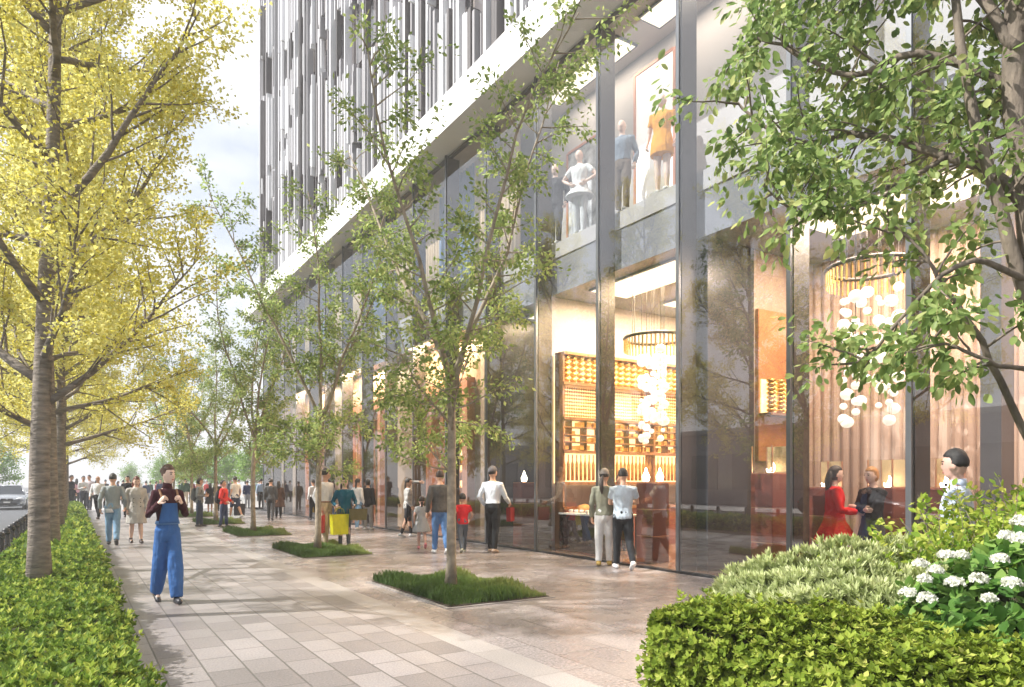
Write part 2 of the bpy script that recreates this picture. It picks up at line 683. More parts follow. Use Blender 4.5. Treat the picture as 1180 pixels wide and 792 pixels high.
FX = 8.60           # glass line
Y_END = 38.9
tower = thing('office_tower', 'tall tower with vertical white and grey louvers above a two storey glass shopfront', 'building', (FX, 14, 0))
T0 = Vector((FX, 14, 0))


def bpart(name, mb, m, parent=tower, smooth=False):
    mb.xf(lambda p: p - T0)
    return obj(name, mb, m, parent, smooth)


bpart('canopy', MB().box(7.91, 8.64, -14, 40.2, 10.42, 11.31), m_white)
for k in range(25):
    yv = -13 + k * 2.13
    bpart('canopy_joint', MB().box(7.907, 7.9095, yv - .008, yv + .008, 10.421, 11.309), m_lou_g)
bpart('canopy_slot', MB().box(8.64, 8.75, -14, 40, 10.36, 11.2), m_bronze)
bpart('upper_wall', MB().box(8.85, 26, -14, Y_END, 11.2, 46), m_recess)
bpart('roof', MB().box(8.3, 26.3, -14.2, Y_END + .2, 46, 46.6), m_white)
bpart('end_wall', MB().box(9.0, 26, Y_END - .3, Y_END - 0.003, 0, 11.19), m_taupe)
bpart('end_wall', MB().box(9.0, 26, -14, -13.7, 0, 11.19), m_taupe)
bpart('back_wall', MB().box(25.7, 26, -13.69, Y_END - .31, 0, 11.19), m_taupe)

# louver screen ------------------------------------------------------
rng = random.Random(5)
screens = {0: MB(), 1: MB(), 2: MB()}
win = MB()
y = -13.8
i = 0
while y < Y_END - 0.1:
    w = rng.choice([0.05, 0.06, 0.08, 0.11, 0.15])
    dep = rng.choice([0.14, 0.2, 0.28])
    kind = rng.choices([0, 1, 2], [0.54, 0.24, 0.22])[0]
    # vertical runs with ragged openings on each storey
    cuts = []
    through = rng.random() < 0.30
    for k in range(9):
        zc = 13.9 + 4.1 * k + 1.0 * math.sin(y * 0.42 + k * 1.9) + rng.uniform(-.35, .35)
        hl = 0.75 + 0.55 * math.sin(y * 0.23 + k * 2.6) + rng.uniform(-.25, .25)
        if hl > 0.25 and not through:
            cuts.append((zc - hl, zc + hl))
    z = 11.315
    for a, b in cuts + [(45.9, 45.9)]:
        if a > z + .1:
            screens[kind].box(8.62 - dep, 8.62, y, y + w, z, a)
        z = max(z, b)
    y += w + rng.choice([0.02, 0.05, 0.09, 0.14])
    i += 1
for k, m in ((0, m_lou_w), (1, m_lou_g), (2, m_lou_d)):
    bpart('louver_screen', screens[k], m)
# windows behind the openings, slab bands
m_win = mat('upper_window', (0.13, 0.12, 0.125), 0.12, var=0.2, scale=0.7, spec=0.8)
for k in range(8):
    z0 = 12.7 + 4.1 * k
    mbw = MB()
    yy = -13.5
    while yy < Y_END - 1.3:
        mbw.box(8.8, 8.9, yy, yy + 1.1, z0, z0 + 2.5)
        yy += 1.28
    bpart('upper_window', mbw, m_win)

# mullions, fins and panes -------------------------------------------
MUL = [-12.9, -10.8, -8.7, -6.6, -4.5, -2.0, 0.2, 2.3, 4.55, 6.22, 8.36, 10.47, 12.6, 14.78, 16.95, 19.1, 21.25, 23.4, 25.55, 27.7, 29.85, 32.0, 34.15, 36.3, 38.45]
for yv in MUL:
    a = bpart('mullion', MB().box(FX - 0.05, FX + 0.005, yv - 0.035, yv + 0.035, 0, 10.42), m_alu)
    bpart('fin', MB().box(FX + 0.008, FX + 0.36, yv - 0.05, yv + 0.05, 0, 10.36), m_bronze, None)
    f = bpy.context.scene.collection.objects[-1]
    f.parent = a
for a, b in zip(MUL[:-1], MUL[1:]):
    bpart('glass_pane', MB().box(FX - 0.03, FX - 0.012, a + 0.037, b - 0.037, 0.02, 10.41), m_glass)
bpart('column', MB().box(8.98, 9.3, 3.73, 3.95, 0, 10.36), mat('column_brown', (0.10, 0.085, 0.085), 0.35, var=0.12, scale=2))
bpart('floor_slab', MB().box(9.0, 14, -13.69, Y_END - .31, 5.67, 6.73), m_slab_in)
bpart('floor_edge', MB().box(8.97, 8.999, -13.69, Y_END - .31, 6.45, 6.78), m_pale_wall)
bpart('upper_ceiling', MB().box(8.76, 14, -13.69, Y_END - .31, 10.43, 10.55), m_ceil)
bpart('shop_floor', MB().box(8.63, 14, -13.69, Y_END - .31, -0.1, 0.02), m_shop_floor)
bpart('sill', MB().box(8.53, 8.66, -13.69, Y_END, 0.0, 0.035), m_dark_alu)

# interior walls of the shops
bpart('partition', MB().box(9.02, 10.2, 8.12, 8.42, 0.02, 5.66), m_dark_wall)
bpart('partition', MB().box(10.2, 13.8, 8.14, 8.40, 0.02, 5.66), m_beige)
bpart('partition', MB().box(9.02, 13.8, 12.62, 12.9, 0.02, 5.66), m_pale_wall)
bpart('partition', MB().box(9.02, 13.8, 14.8, 15.1, 0.02, 5.66), m_dark_wall)
# fluted wall of the near shop
mb = MB()
yy = -13.4
k = 0
while yy < 8.1:
    mb.tube([(12.0, yy, 0.02), (12.0, yy, 5.66)], 0.10, n=10)
    yy += 0.19
mb.box(12.0, 12.2, -13.5, 8.1, 0.02, 5.66)
bpart('fluted_wall', mb, m_beige, smooth=False)
bpart('back_panel', MB().box(13.8, 14, -13.69, Y_END - .31, 0.02, 5.66), m_ceil_low)
# upper show windows: back wall with hung panels
bpart('show_window_back', MB().box(10.0, 10.1, -13.69, 14.7, 6.74, 10.42), m_pale_wall)
UP = [(14.8, 16.9, m_curtain), (17.0, 19.05, m_bluegrey), (19.15, 23.3, m_curtain), (23.5, 25.5, m_bluegrey), (25.6, 29.8, m_curtain), (29.9, 32, m_bluegrey), (32.1, 38.3, m_curtain)]
for a, b, m in UP:
    mb = MB()
    yy = a
    while yy < b:
        mb.tube([(9.5, yy, 6.74), (9.5, yy, 10.42)], 0.09, n=8)
        yy += 0.17
    bpart('curtain', mb, m, smooth=True)
# far bays: taupe walls with stepped copper portals
for a, b in ((15.1, 16.9), (20.4, 23.3), (26.9, 29.9), (33.0, Y_END - .35)):
    bpart('bay_wall', MB().box(9.45, 9.6, a, b, 0.02, 5.66), m_taupe)
for a, b in ((16.9, 20.4), (23.3, 26.9), (29.9, 33.0)):
    bpart('bay_wall', MB().box(9.45, 9.6, a, b, 4.45, 5.66), m_taupe)
    for s, (ins, x0) in enumerate(((0, 9.2), (0.32, 9.5), (0.6, 9.75))):
        mb = MB()
        h = 4.45 - ins
        mb.box(x0, x0 + .3, a + ins, a + ins + .3, 0.02, h)
        mb.box(x0, x0 + .3, b - ins - .3, b - ins, 0.02, h)
        mb.box(x0, x0 + .3, a + ins + .301, b - ins - .301, h - .3, h)
        bpart('portal_frame', mb, m_copper)

# the air: thin bright haze that whitens the far end of the street
hz_m = bpy.data.materials.new('haze_air')
hz_m.use_nodes = True
n_, l_ = hz_m.node_tree.nodes, hz_m.node_tree.links
n_.clear()
o_ = n_.new('ShaderNodeOutputMaterial')
v_ = n_.new('ShaderNodeVolumePrincipled')
v_.inputs['Color'].default_value = (.96, .97, 1, 1)
v_.inputs['Density'].default_value = HAZE
v_.inputs['Anisotropy'].default_value = 0.2
l_.new(v_.outputs[0], o_.inputs['Volume'])
hz = obj('haze', MB().box(-310, 310, -210, 710, -1.2, 49), hz_m)
hz['kind'] = 'stuff'

# low building across the road, seen only in the glass
m_opp = mat('opposite_wall', (0.30, 0.28, 0.29), 0.6, var=0.08, scale=0.8)
opp = thing('street_block', 'low grey block across the road mirrored in the shop glass', 'building', (-24, 20, 0))
b0 = Vector((-24, 20, 0))
obj('wall', MB().box(-34, -24, -6, 70, -0.1, 5.2).xf(lambda p: p - b0), m_opp, opp)
for k in range(18):
    y0 = -4 + k * 4.0
    for z0 in (1.0,):
        w = obj('window', MB().box(-24.02, -23.9, y0, y0 + 2.6, z0, z0 + 2.6).xf(lambda p: p - b0), m_win, opp)
obj('roof', MB().box(-34.2, -23.7, -6.2, 70.2, 5.2, 5.5).xf(lambda p: p - b0), m_kerb, opp)
# ================================================================== TREES AND PLANTING
m_bark_g = mat('ginkgo_bark', (0.20, 0.17, 0.14), 0.85, var=0.45, scale=7, bump=0.8, bscale=16, stretch=(1, 1, 4))
m_bark = mat('smooth_bark', (0.30, 0.25, 0.19), 0.8, var=0.35, scale=9, bump=0.5, bscale=25)
m_bark_d = mat('dark_bark', (0.16, 0.13, 0.10), 0.85, var=0.45, scale=10, bump=0.8, bscale=30, stretch=(1, 1, .35))
m_ginkgo = leaf_mat('ginkgo_leaf', [(0.0, (0.48, 0.43, 0.06)), (0.3, (0.72, 0.65, 0.13)), (0.7, (0.82, 0.78, 0.31)), (1.0, (0.70, 0.72, 0.27))], 0.55)
m_tree = leaf_mat('tree_leaf', [(0.0, (0.18, 0.26, 0.08)), (0.5, (0.34, 0.44, 0.14)), (0.85, (0.48, 0.56, 0.22)), (1.0, (0.60, 0.62, 0.26))], 0.58)
m_big = leaf_mat('broad_leaf', [(0.0, (0.12, 0.20, 0.06)), (0.5, (0.27, 0.38, 0.12)), (0.9, (0.42, 0.52, 0.20)), (1.0, (0.58, 0.60, 0.26))], 0.58, 0.4)
m_fartree = leaf_mat('far_leaf', [(0.0, (0.14, 0.26, 0.05)), (0.6, (0.25, 0.42, 0.09)), (1.0, (0.36, 0.52, 0.14))], 0.5)
m_hedge = leaf_mat('hedge_leaf', [(0.0, (0.05, 0.11, 0.02)), (0.45, (0.16, 0.26, 0.04)), (0.75, (0.38, 0.48, 0.08)), (1.0, (0.66, 0.68, 0.16))], 0.42)
m_box = leaf_mat('box_leaf', [(0.0, (0.07, 0.11, 0.01)), (0.35, (0.17, 0.25, 0.025)), (0.75, (0.34, 0.42, 0.06)), (1.0, (0.58, 0.58, 0.16))], 0.35)
m_silver = leaf_mat('silver_leaf', [(0.0, (0.32, 0.39, 0.15)), (0.5, (0.54, 0.61, 0.29)), (1.0, (0.76, 0.79, 0.50))], 0.4)
m_hyd = leaf_mat('hydrangea_leaf', [(0.0, (0.06, 0.15, 0.03)), (0.6, (0.15, 0.30, 0.06)), (1.0, (0.30, 0.46, 0.12))], 0.42, 0.4)
m_lime = leaf_mat('lime_leaf', [(0.0, (0.14, 0.26, 0.03)), (0.5, (0.36, 0.50, 0.07)), (1.0, (0.62, 0.66, 0.16))], 0.5)
m_petal = leaf_mat('white_petal', [(0.0, (0.72, 0.74, 0.62)), (1.0, (0.86, 0.86, 0.82))], 0.3)
m_grass = leaf_mat('grass_blade', [(0.0, (0.06, 0.11, 0.025)), (0.6, (0.13, 0.22, 0.05)), (1.0, (0.30, 0.36, 0.11))], 0.35)
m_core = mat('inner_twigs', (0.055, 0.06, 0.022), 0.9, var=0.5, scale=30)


def wander(rg, p, d, L, n, wob, trop):
    pts = [p.copy()]
    d = d.normalized()
    for k in range(n):
        d = (d + Vector((rg.gauss(0, wob), rg.gauss(0, wob), rg.gauss(0, wob) + trop))).normalized()
        p = p + d * (L / n)
        pts.append(p.copy())
    return pts


def at_frac(pts, t):
    x = t * (len(pts) - 1)
    i = min(int(x), len(pts) - 2)
    return pts[i].lerp(pts[i + 1], x - i), (pts[i + 1] - pts[i]).normalized()


def side_dir(rg, d, ang, az=None):
    u = d.orthogonal().normalized()
    v = d.cross(u)
    az = rg.uniform(0, 2 * math.pi) if az is None else az
    return (d * math.cos(ang) + (u * math.cos(az) + v * math.sin(az)) * math.sin(ang)).normalized()


def leaf_cloud(twigs, per, spread, seed, size, up=0.4, droop=0.0, along=0.5):
    """leaves scattered along twigs -> C,U,N,S"""
    rg = np.random.default_rng(seed)
    C, U = [], []
    for pts in twigs:
        P = np.array([tuple(p) for p in pts])
        n = max(1, int(per * rg.uniform(0.6, 1.4)))
        t = rg.random(n) ** 0.7 * (len(P) - 1)
        i = np.minimum(t.astype(int), len(P) - 2)
        f = (t - i)[:, None]
        base = P[i] * (1 - f) + P[i + 1] * f
        off = rand_dirs(rg, n) * rg.random((n, 1)) ** 0.5 * spread
        C.append(base + off)
        U.append(off / spread + along * (P[i + 1] - P[i]) / np.maximum(np.linalg.norm(P[i + 1] - P[i], axis=1, keepdims=True), 1e-6) + rand_dirs(rg, n) * 0.4 + np.array([0, 0, -droop]))
    C = np.concatenate(C)
    U = np.concatenate(U)
    n = len(C)
    N = rand_dirs(rg, n) * 0.75 + np.array([0, 0, up])
    S = size * rg.uniform(0.65, 1.25, n)
    return C, U, N, S


# ---------------------------------------------------------------- ginkgo
def ginkgo(seed, H=12.5, leaf=0.075, per=30):
    rg = random.Random(seed)
    wood = MB()
    twigs = []
    tr = wander(rg, Vector((0, 0, 0)), Vector((0, 0, 1)), H, 14, 0.012, 0.05)
    rad = [0.108 * (1 - 0.93 * (k / 14) ** 0.85) + 0.01 for k in range(15)]
    rad[0] = 0.155
    wood.tube(tr, rad, 12)
    z = 2.35
    az = rg.uniform(0, 6)
    limbs = []
    while z < H * 0.95:
        az += 2.4 + rg.uniform(-.4, .4)
        limbs.append((z, az))
        z += rg.uniform(0.20, 0.36)
    for z, az in limbs:
        f = (z - 2.3) / (H - 2.3)
        L = (2.4 * (1 - f) ** 0.7 + 0.5) * rg.uniform(0.8, 1.12)
        el = R(rg.uniform(14, 34) + 22 * f)
        p, _ = at_frac(tr, z / H)
        d = Vector((math.cos(az) * math.cos(el), math.sin(az) * math.cos(el), math.sin(el)))
        pts = wander(rg, p, d, L, 8, 0.07, 0.035)
        r0 = 0.012 + 0.015 * L * rg.uniform(0.8, 1.15)
        wood.tube(pts, [r0 * (1 - 0.88 * k / 8) for k in range(9)], 6)
        ns = int(5 + L * 4.4)
        for s in range(ns):
            t = 0.14 + 0.84 * (s + rg.random()) / ns
            q, dd = at_frac(pts, t)
            sd = side_dir(rg, dd, R(rg.uniform(28, 55)))
            l2 = (0.30 + 0.34 * L * (1 - t)) * rg.uniform(0.7, 1.2) + .12
            p2 = wander(rg, q, sd, l2, 4, 0.10, 0.05)
            wood.tube(p2, [0.010 + .006 * l2 - (0.006 + .006 * l2) * k / 4 for k in range(5)], 4, caps=False)
            twigs.append(p2)
            for s3 in range(int(2 + l2 * 3)):
                q3, d3 = at_frac(p2, rg.uniform(.25, .95))
                p3 = wander(rg, q3, side_dir(rg, d3, R(rg.uniform(25, 60))), rg.uniform(.2, .45), 3, 0.1, 0.05)
                twigs.append(p3)
    C, U, N, S = leaf_cloud(twigs, per, 0.16, seed, leaf, up=0.5)
    return wood, leaves_mesh('crown', C, U, N, S, ratio=0.95, fan=0.22, fold=0.06, seed=seed)


GY = [9.2, 14.0, 18.8, 23.6, 28.4, 33.2, 38.0]
GL = ['nearest yellow ginkgo tree rising from the clipped hedge', 'second yellow ginkgo along the hedge partly hidden behind the nearest trunk',
      'third yellow ginkgo along the hedge behind two bigger trunks', 'fourth yellow ginkgo along the hedge, half hidden',
      'fifth yellow ginkgo along the hedge towards the plaza', 'yellow ginkgo second from the far end of the hedge', 'small looking yellow ginkgo at the far end of the hedge']
gw1, gl1 = ginkgo(3, per=44, leaf=0.045)
gw2, gl2 = ginkgo(11, per=28, leaf=0.056)
protos = []
for wood, crown in ((gw1, gl1), (gw2, gl2)):
    t = thing('ginkgo_tree', GL[0], 'tree', (0, 0, 0), 0, 'yellow ginkgo trees in the hedge row')
    obj('trunk', wood, m_bark_g, t, True)
    link('crown', crown, m_ginkgo, t)
    protos.append(t)
protos[0].location = (-0.32, 9.2, 0.0)
protos[0].rotation_euler.z = R(20)
protos[1].location = (-0.30, 14.0, 0.0)
protos[1]['label'] = GL[1]
for k in range(2, 7):
    dup(protos[1], (-0.30, GY[k], 0), R(77 * k), GL[k])


# ---------------------------------------------------------------- slim street trees in the grass beds
def slim_tree(seed, H=7.6, per=18, leaf=0.085, fork=2.9):
    rg = random.Random(seed)
    wood = MB()
    twigs = []
    tr = wander(rg, Vector((0, 0, 0)), Vector((rg.uniform(-.03, .03), rg.uniform(-.03, .03), 1)), fork, 8, 0.022, 0.06)
    r0 = 0.072
    wood.tube(tr, [r0 * 1.35] + [r0 * (1 - 0.25 * k / 8) for k in range(1, 9)], 9)
    top = tr[-1]
    mains = []
    nm = 4
    for k in range(nm):
        az = 2 * math.pi * k / nm + rg.uniform(-.4, .4)
        el = R(rg.uniform(58, 78))
        d = Vector((math.cos(az) * math.cos(el), math.sin(az) * math.cos(el), math.sin(el)))
        L = (H - fork) * rg.uniform(0.78, 1.05)
        p0, _ = at_frac(tr, 1 - 0.10 * rg.random() * (k > 0))
        pts = wander(rg, p0, d, L, 10, 0.07, 0.035)
        wood.tube(pts, [0.038 * (1 - 0.9 * j / 10) + .004 for j in range(11)], 6)
        mains.append((pts, L))
    for k in range(4):
        q, dd = at_frac(tr, rg.uniform(.5, .9))
        pts = wander(rg, q, side_dir(rg, dd, R(48)), rg.uniform(0.9, 1.5), 6, 0.08, 0.06)
        wood.tube(pts, [0.02 * (1 - 0.85 * j / 6) for j in range(7)], 5)
        mains.append((pts, 1.2))
    for pts, L in mains:
        ns = int(4 + L * 4.2)
        for s in range(ns):
            t = 0.12 + 0.87 * (s + rg.random()) / ns
            q, dd = at_frac(pts, t)
            l2 = rg.uniform(0.45, 1.05) * (1.1 - 0.35 * t)
            p2 = wander(rg, q, side_dir(rg, dd, R(rg.uniform(38, 75))), l2, 5, 0.12, 0.02)
            wood.tube(p2, [0.012 * (1 - 0.8 * j / 5) for j in range(6)], 4, caps=False)
            twigs.append(p2[1:])
            for s3 in range(int(1 + l2 * 4)):
                q3, d3 = at_frac(p2, rg.uniform(.3, 1))
                p3 = wander(rg, q3, side_dir(rg, d3, R(rg.uniform(25, 65))), rg.uniform(.18, .42), 3, 0.12, 0.0)
                twigs.append(p3)
    C, U, N, S = leaf_cloud(twigs, per, 0.15, seed, leaf, up=0.7, droop=0.35)
    return wood, leaves_mesh('crown', C, U, N, S, ratio=0.55, fold=0.08, seed=seed)


BY = [8.75, 15.1, 21.5, 27.9, 34.3, 40.7]
BN = ['nearest', 'second', 'third', 'fourth', 'fifth', 'farthest']
sl = []
for k, (sd, H) in enumerate(((21, 8.1), (34, 8.4), (47, 8.0))):
    wood, crown = slim_tree(sd, H, per=(24, 24, 20)[k], leaf=(0.08, 0.085, 0.095)[k])
    t = thing('street_tree', 'slim green street tree with forked trunk in the %s grass bed' % BN[k], 'tree', (4.5, BY[k], 0.05), R((190, 40, 80)[k]), 'slim street trees in grass beds')
    obj('trunk', wood, m_bark, t, True)
    link('crown', crown, m_tree, t)
    sl.append(t)
for k in range(3, 6):
    dup(sl[k - 3], (4.5, BY[k], 0.05), R(130 + 50 * k), 'slim green street tree with forked trunk in the %s grass bed' % BN[k])


m_edging = mat('flush_edging', (.27, .25, .245), .5, var=.15, scale=40)


def grass_mesh(seed, x0, x1, y0, y1, n, h):
    rg = np.random.default_rng(seed)
    C = np.stack([rg.uniform(x0, x1, n), rg.uniform(y0, y1, n), np.zeros(n)], 1)
    hh = h * rg.uniform(0.55, 1.25, n) * (0.8 + 0.35 * np.sin(C[:, 0] * 5 + 1) * np.sin(C[:, 1] * 4))
    C[:, 2] = hh * 0.42
    U = rand_dirs(rg, n) * 0.45 + np.array([0, 0, 1.0])
    N = rand_dirs(rg, n)
    N[:, 2] *= 0.3
    return leaves_mesh('grass', C, U, N, hh, ratio=0.13, fold=0.02, seed=seed)


gm = grass_mesh(1, -.72, .72, -1.28, 1.28, 15000, 0.16)
gm2 = grass_mesh(2, -.72, .72, -1.28, 1.28, 7000, 0.17)
for k, yv in enumerate(BY):
    t = thing('grass_bed', 'rectangular bed of short grass around the %s street tree' % BN[k], 'grass bed', (4.58, yv + 0.05, 0), 0, 'grass beds under the street trees')
    mb = MB()
    for a in ((-.8, -.74, -1.36, 1.36), (.74, .8, -1.36, 1.36), (-.739, .739, -1.36, -1.3), (-.739, .739, 1.3, 1.36)):
        mb.box(*a, 0.0, 0.010)
    obj('edging', mb, m_edging, t)
    obj('soil', MB().box(-.739, .739, -1.299, 1.299, 0.0, 0.02), m_soil, t)
    g = link('grass', gm if k < 2 else gm2, m_grass, t)
    g['kind'] = 'stuff'


# ---------------------------------------------------------------- tree at the right, in the shrub bed
def right_tree(seed=5):
    rg = random.Random(seed)
    wood = MB()
    twigs = []

    def limb(pts, r0, r1, ns, lmin, lmax, side=True, t0=.25):
        pts = [Vector(p) for p in pts]
        # smooth the control polygon
        fine = []
        for i in range(len(pts) - 1):
            for s in range(4):
                u = s / 4
                p0 = pts[max(i - 1, 0)]; p1 = pts[i]; p2 = pts[i + 1]; p3 = pts[min(i + 2, len(pts) - 1)]
                q = 0.5 * ((2 * p1) + (p2 - p0) * u + (2 * p0 - 5 * p1 + 4 * p2 - p3) * u * u + (3 * p1 - p0 - 3 * p2 + p3) * u ** 3)
                fine.append(q + Vector((rg.gauss(0, .008), rg.gauss(0, .008), rg.gauss(0, .008))))
        fine.append(pts[-1])
        n = len(fine)
        wood.tube(fine, [r0 + (r1 - r0) * (k / (n - 1)) ** 0.8 for k in range(n)], 9)
        for s in range(ns):
            t = t0 + (1 - t0) * (s + rg.random()) / ns
            q, dd = at_frac(fine, min(t, .999))
            sd = side_dir(rg, dd, R(rg.uniform(35, 80)))
            sd.z = sd.z * 0.6 - 0.05
            l2 = rg.uniform(lmin, lmax)
            p2 = wander(rg, q, sd, l2, 5, 0.13, -0.02)
            wood.tube(p2, [0.011 * (1 - 0.8 * j / 5) for j in range(6)], 5, caps=False)
            twigs.append(p2[1:])
            for s3 in range(int(2 + l2 * 4.5)):
                q3, d3 = at_frac(p2, rg.uniform(.3, 1))
                p3 = wander(rg, q3, side_dir(rg, d3, R(rg.uniform(25, 65))), rg.uniform(.15, .36), 3, 0.12, -0.04)
                twigs.append(p3)
        return fine

    def W(px, py, d):
        x, y = pxd(px, d)
        return (x, y, EYE + (HZ - py) * d / F)
    limb([W(1222, 900, 5.0), W(1212, 560, 5.0), W(1195, 330, 5.0), W(1172, 130, 5.0), W(1165, -60, 5.1), W(1120, -300, 5.2)], 0.13, 0.05, 10, .5, 1.0, t0=.55)
    limb([W(1205, 560, 5.0), W(1177, 490, 4.95), W(1128, 393, 4.9), W(1092, 336, 4.9), W(1068, 300, 4.9), W(1040, 262, 4.95)], 0.034, 0.008, 9, .25, .6, t0=.35)
    limb([W(1196, 400, 5.0), W(1150, 230, 5.0), W(1110, 82, 5.1), W(1095, -40, 5.2), W(1060, -160, 5.3)], 0.055, 0.02, 15, .45, .9, t0=.15)
    limb([W(1180, 240, 5.0), W(1152, 203, 5.1), W(1090, 180, 5.3), W(998, 154, 5.6), W(930, 165, 5.8), W(885, 150, 5.9), W(850, 118, 6.0)], 0.05, 0.01, 27, .3, .75, t0=.1)
    limb([W(1175, 150, 5.0), W(1172, 108, 5.1), W(1057, 62, 5.4), W(980, 88, 5.7), W(915, 60, 5.9), W(865, 42, 6.1)], 0.045, 0.01, 26, .3, .8, t0=.12)
    limb([W(1170, 60, 5.0), W(1100, -30, 5.3), W(1000, -40, 5.6), W(900, -60, 5.9)], 0.045, 0.012, 18, .4, .8, t0=.2)
    limb([W(1190, 330, 5.0), W(1120, 300, 4.8), W(1060, 345, 4.9), W(1010, 400, 5.0), W(985, 420, 5.05)], 0.026, 0.006, 9, .2, .42, t0=.4)
    limb([W(1196, 430, 5.0), W(1150, 420, 4.6), W(1100, 400, 4.6), W(1072, 395, 4.7)], 0.022, 0.006, 7, .2, .4, t0=.3)
    limb([W(1090, 180, 5.3), W(1000, 235, 5.3), W(930, 250, 5.4), W(880, 215, 5.5)], 0.022, 0.006, 14, .2, .45, t0=.2)
    limb([W(1200, 250, 5.0), W(1250, 120, 5.2), W(1330, -20, 5.4), W(1380, -150, 5.6)], 0.07, 0.02, 14, .5, .9)
    limb([W(1180, 40, 5.0), W(1190, -90, 5.0), W(1230, -250, 5.1)], 0.06, 0.02, 12, .5, .9)
    C, U, N, S = leaf_cloud(twigs, 12, 0.13, seed, 0.084, up=0.9, droop=0.5)
    return wood, leaves_mesh('crown', C, U, N, S, ratio=0.56, fold=0.10, seed=seed, ovate=True)


rt = thing('broadleaf_tree', 'leafy dark green tree leaning over the white flowering bushes at the right edge', 'tree', (*pxd(1222, 5.0), 0))
wood, crown = right_tree()
r0 = Vector(rt.location)
wood.v = [tuple(Vector(p) - r0) for p in wood.v]
wood.v = [(p[0], p[1], max(p[2], -0.05)) for p in wood.v]
obj('trunk', wood, m_bark_d, rt, True)
c = link('crown', crown, m_big, rt)
c.location = -r0


# ---------------------------------------------------------------- shrubs
def rosettes(C, A, nl, size, tilt, seed, ratio=0.5, fold=0.08, name='foliage', jitter=0.2, tipw=0.35):
    """nl leaves round each centre C along axis A"""
    rg = np.random.default_rng(seed)
    n = len(C)
    A = A / np.linalg.norm(A, axis=1, keepdims=True)
    ref = np.where(np.abs(A[:, 2:3]) < 0.9, np.array([[0, 0, 1.0]]), np.array([[1.0, 0, 0]]))
    X = np.cross(A, ref)
    X /= np.linalg.norm(X, axis=1, keepdims=True)
    Y = np.cross(A, X)
    Cs, Us, Ns, Ss, Rs = [], [], [], [], []
    ph0 = rg.random(n) * 6.28
    base = rg.random(n)
    for k in range(nl):
        ph = ph0 + 2 * math.pi * k / nl + rg.normal(0, .25, n)
        tl = tilt + rg.normal(0, jitter, n)
        D = X * np.cos(ph)[:, None] + Y * np.sin(ph)[:, None]
        U = A * np.cos(tl)[:, None] + D * np.sin(tl)[:, None]
        Nn = A * np.sin(tl)[:, None] - D * np.cos(tl)[:, None]
        s = size * rg.uniform(0.7, 1.25, n)
        Cs.append(C + U * s[:, None] * 0.5)
        Us.append(U)
        Ns.append(Nn + rand_dirs(rg, n) * .15)
        Ss.append(s)
        Rs.append(np.clip(base * (1 - tipw) + tipw * rg.random(n), 0, 1))
    return leaves_mesh(name, np.concatenate(Cs), np.concatenate(Us), np.concatenate(Ns), np.concatenate(Ss), ratio=ratio, fold=fold, rnd=np.concatenate(Rs), seed=seed)


def lump(p, s=1.0, a=1.0):
    return a * (np.sin(p[:, 0] * 3.1 * s + 1.3) * np.cos(p[:, 1] * 2.7 * s + .4) + 0.6 * np.sin(p[:, 0] * 7.3 * s + p[:, 1] * 6.1 * s + p[:, 2] * 5 * s))


def hedge_points(seed, x0, x1, y0, y1, h, n, dens_pow=0.0, lumpy=0.03, rough=0.03):
    """points over the top and sides of a box-shaped hedge, denser at low y for dens_pow>0"""
    rg = np.random.default_rng(seed)
    per = (x1 - x0) + 2 * h
    t = rg.random(n) * per
    u = rg.random(n) ** (1 + dens_pow)
    y = y0 + (y1 - y0) * u
    P = np.zeros((n, 3))
    A = np.zeros((n, 3))
    left = t < h
    right = t > h + (x1 - x0)
    top = ~(left | right)
    P[:, 1] = y
    P[left, 0] = x0; P[left, 2] = t[left]; A[left, 0] = -1
    P[right, 0] = x1; P[right, 2] = per - t[right]; A[right, 0] = 1
    P[top, 0] = x0 + t[top] - h; P[top, 2] = h; A[top, 2] = 1
    # round the shoulders
    cx = (x0 + x1) / 2
    e = np.clip((np.abs(P[:, 0] - cx) / ((x1 - x0) / 2)) ** 4, 0, 1)
    ez = np.clip(P[:, 2] / h, 0, 1) ** 3
    rd = 0.16 * e * ez * h
    P[:, 2] -= rd
    P[:, 0] -= np.sign(P[:, 0] - cx) * rd * 0.6
    A[:, 2] += 0.55 * ez
    A[:, 0] += 0.6 * np.sign(P[:, 0] - cx) * e
    L = lump(P, 1.0, lumpy)[:, None]
    An = A / np.linalg.norm(A, axis=1, keepdims=True)
    P = P + An * (L + rg.normal(0, rough, (n, 1)))
    A = An + rand_dirs(rg, n) * 0.55
    A[:, 2] += 0.35
    return P, A


lh = thing('clipped_hedge', 'long low clipped hedge of bright green leaves under the yellow trees', 'hedge', (-0.33, 20, 0))
P1, A1 = hedge_points(31, -0.86, 0.32, -2, 12, 0.42, 20000, 0.0, 0.05, 0.045)
P2, A2 = hedge_points(32, -0.86, 0.32, 12, 43.5, 0.42, 12000, 0.5, 0.035, 0.035)
f1 = rosettes(P1, A1, 6, 0.050, 0.8, 33, ratio=0.44)
f = link('foliage', f1, m_hedge, lh)
f.location = (0.33, -20, 0)
f2 = rosettes(P2, A2, 4, 0.10, 0.85, 34, ratio=0.55)
f = link('foliage', f2, m_hedge, lh)
f.location = (0.33, -20, 0)
obj('stems', MB().bbox(-0.78, 0.24, -2.05, 43.4, 0.03, 0.36, .1).xf(lambda p: p - Vector((-0.33, 20, 0))), m_core, lh)

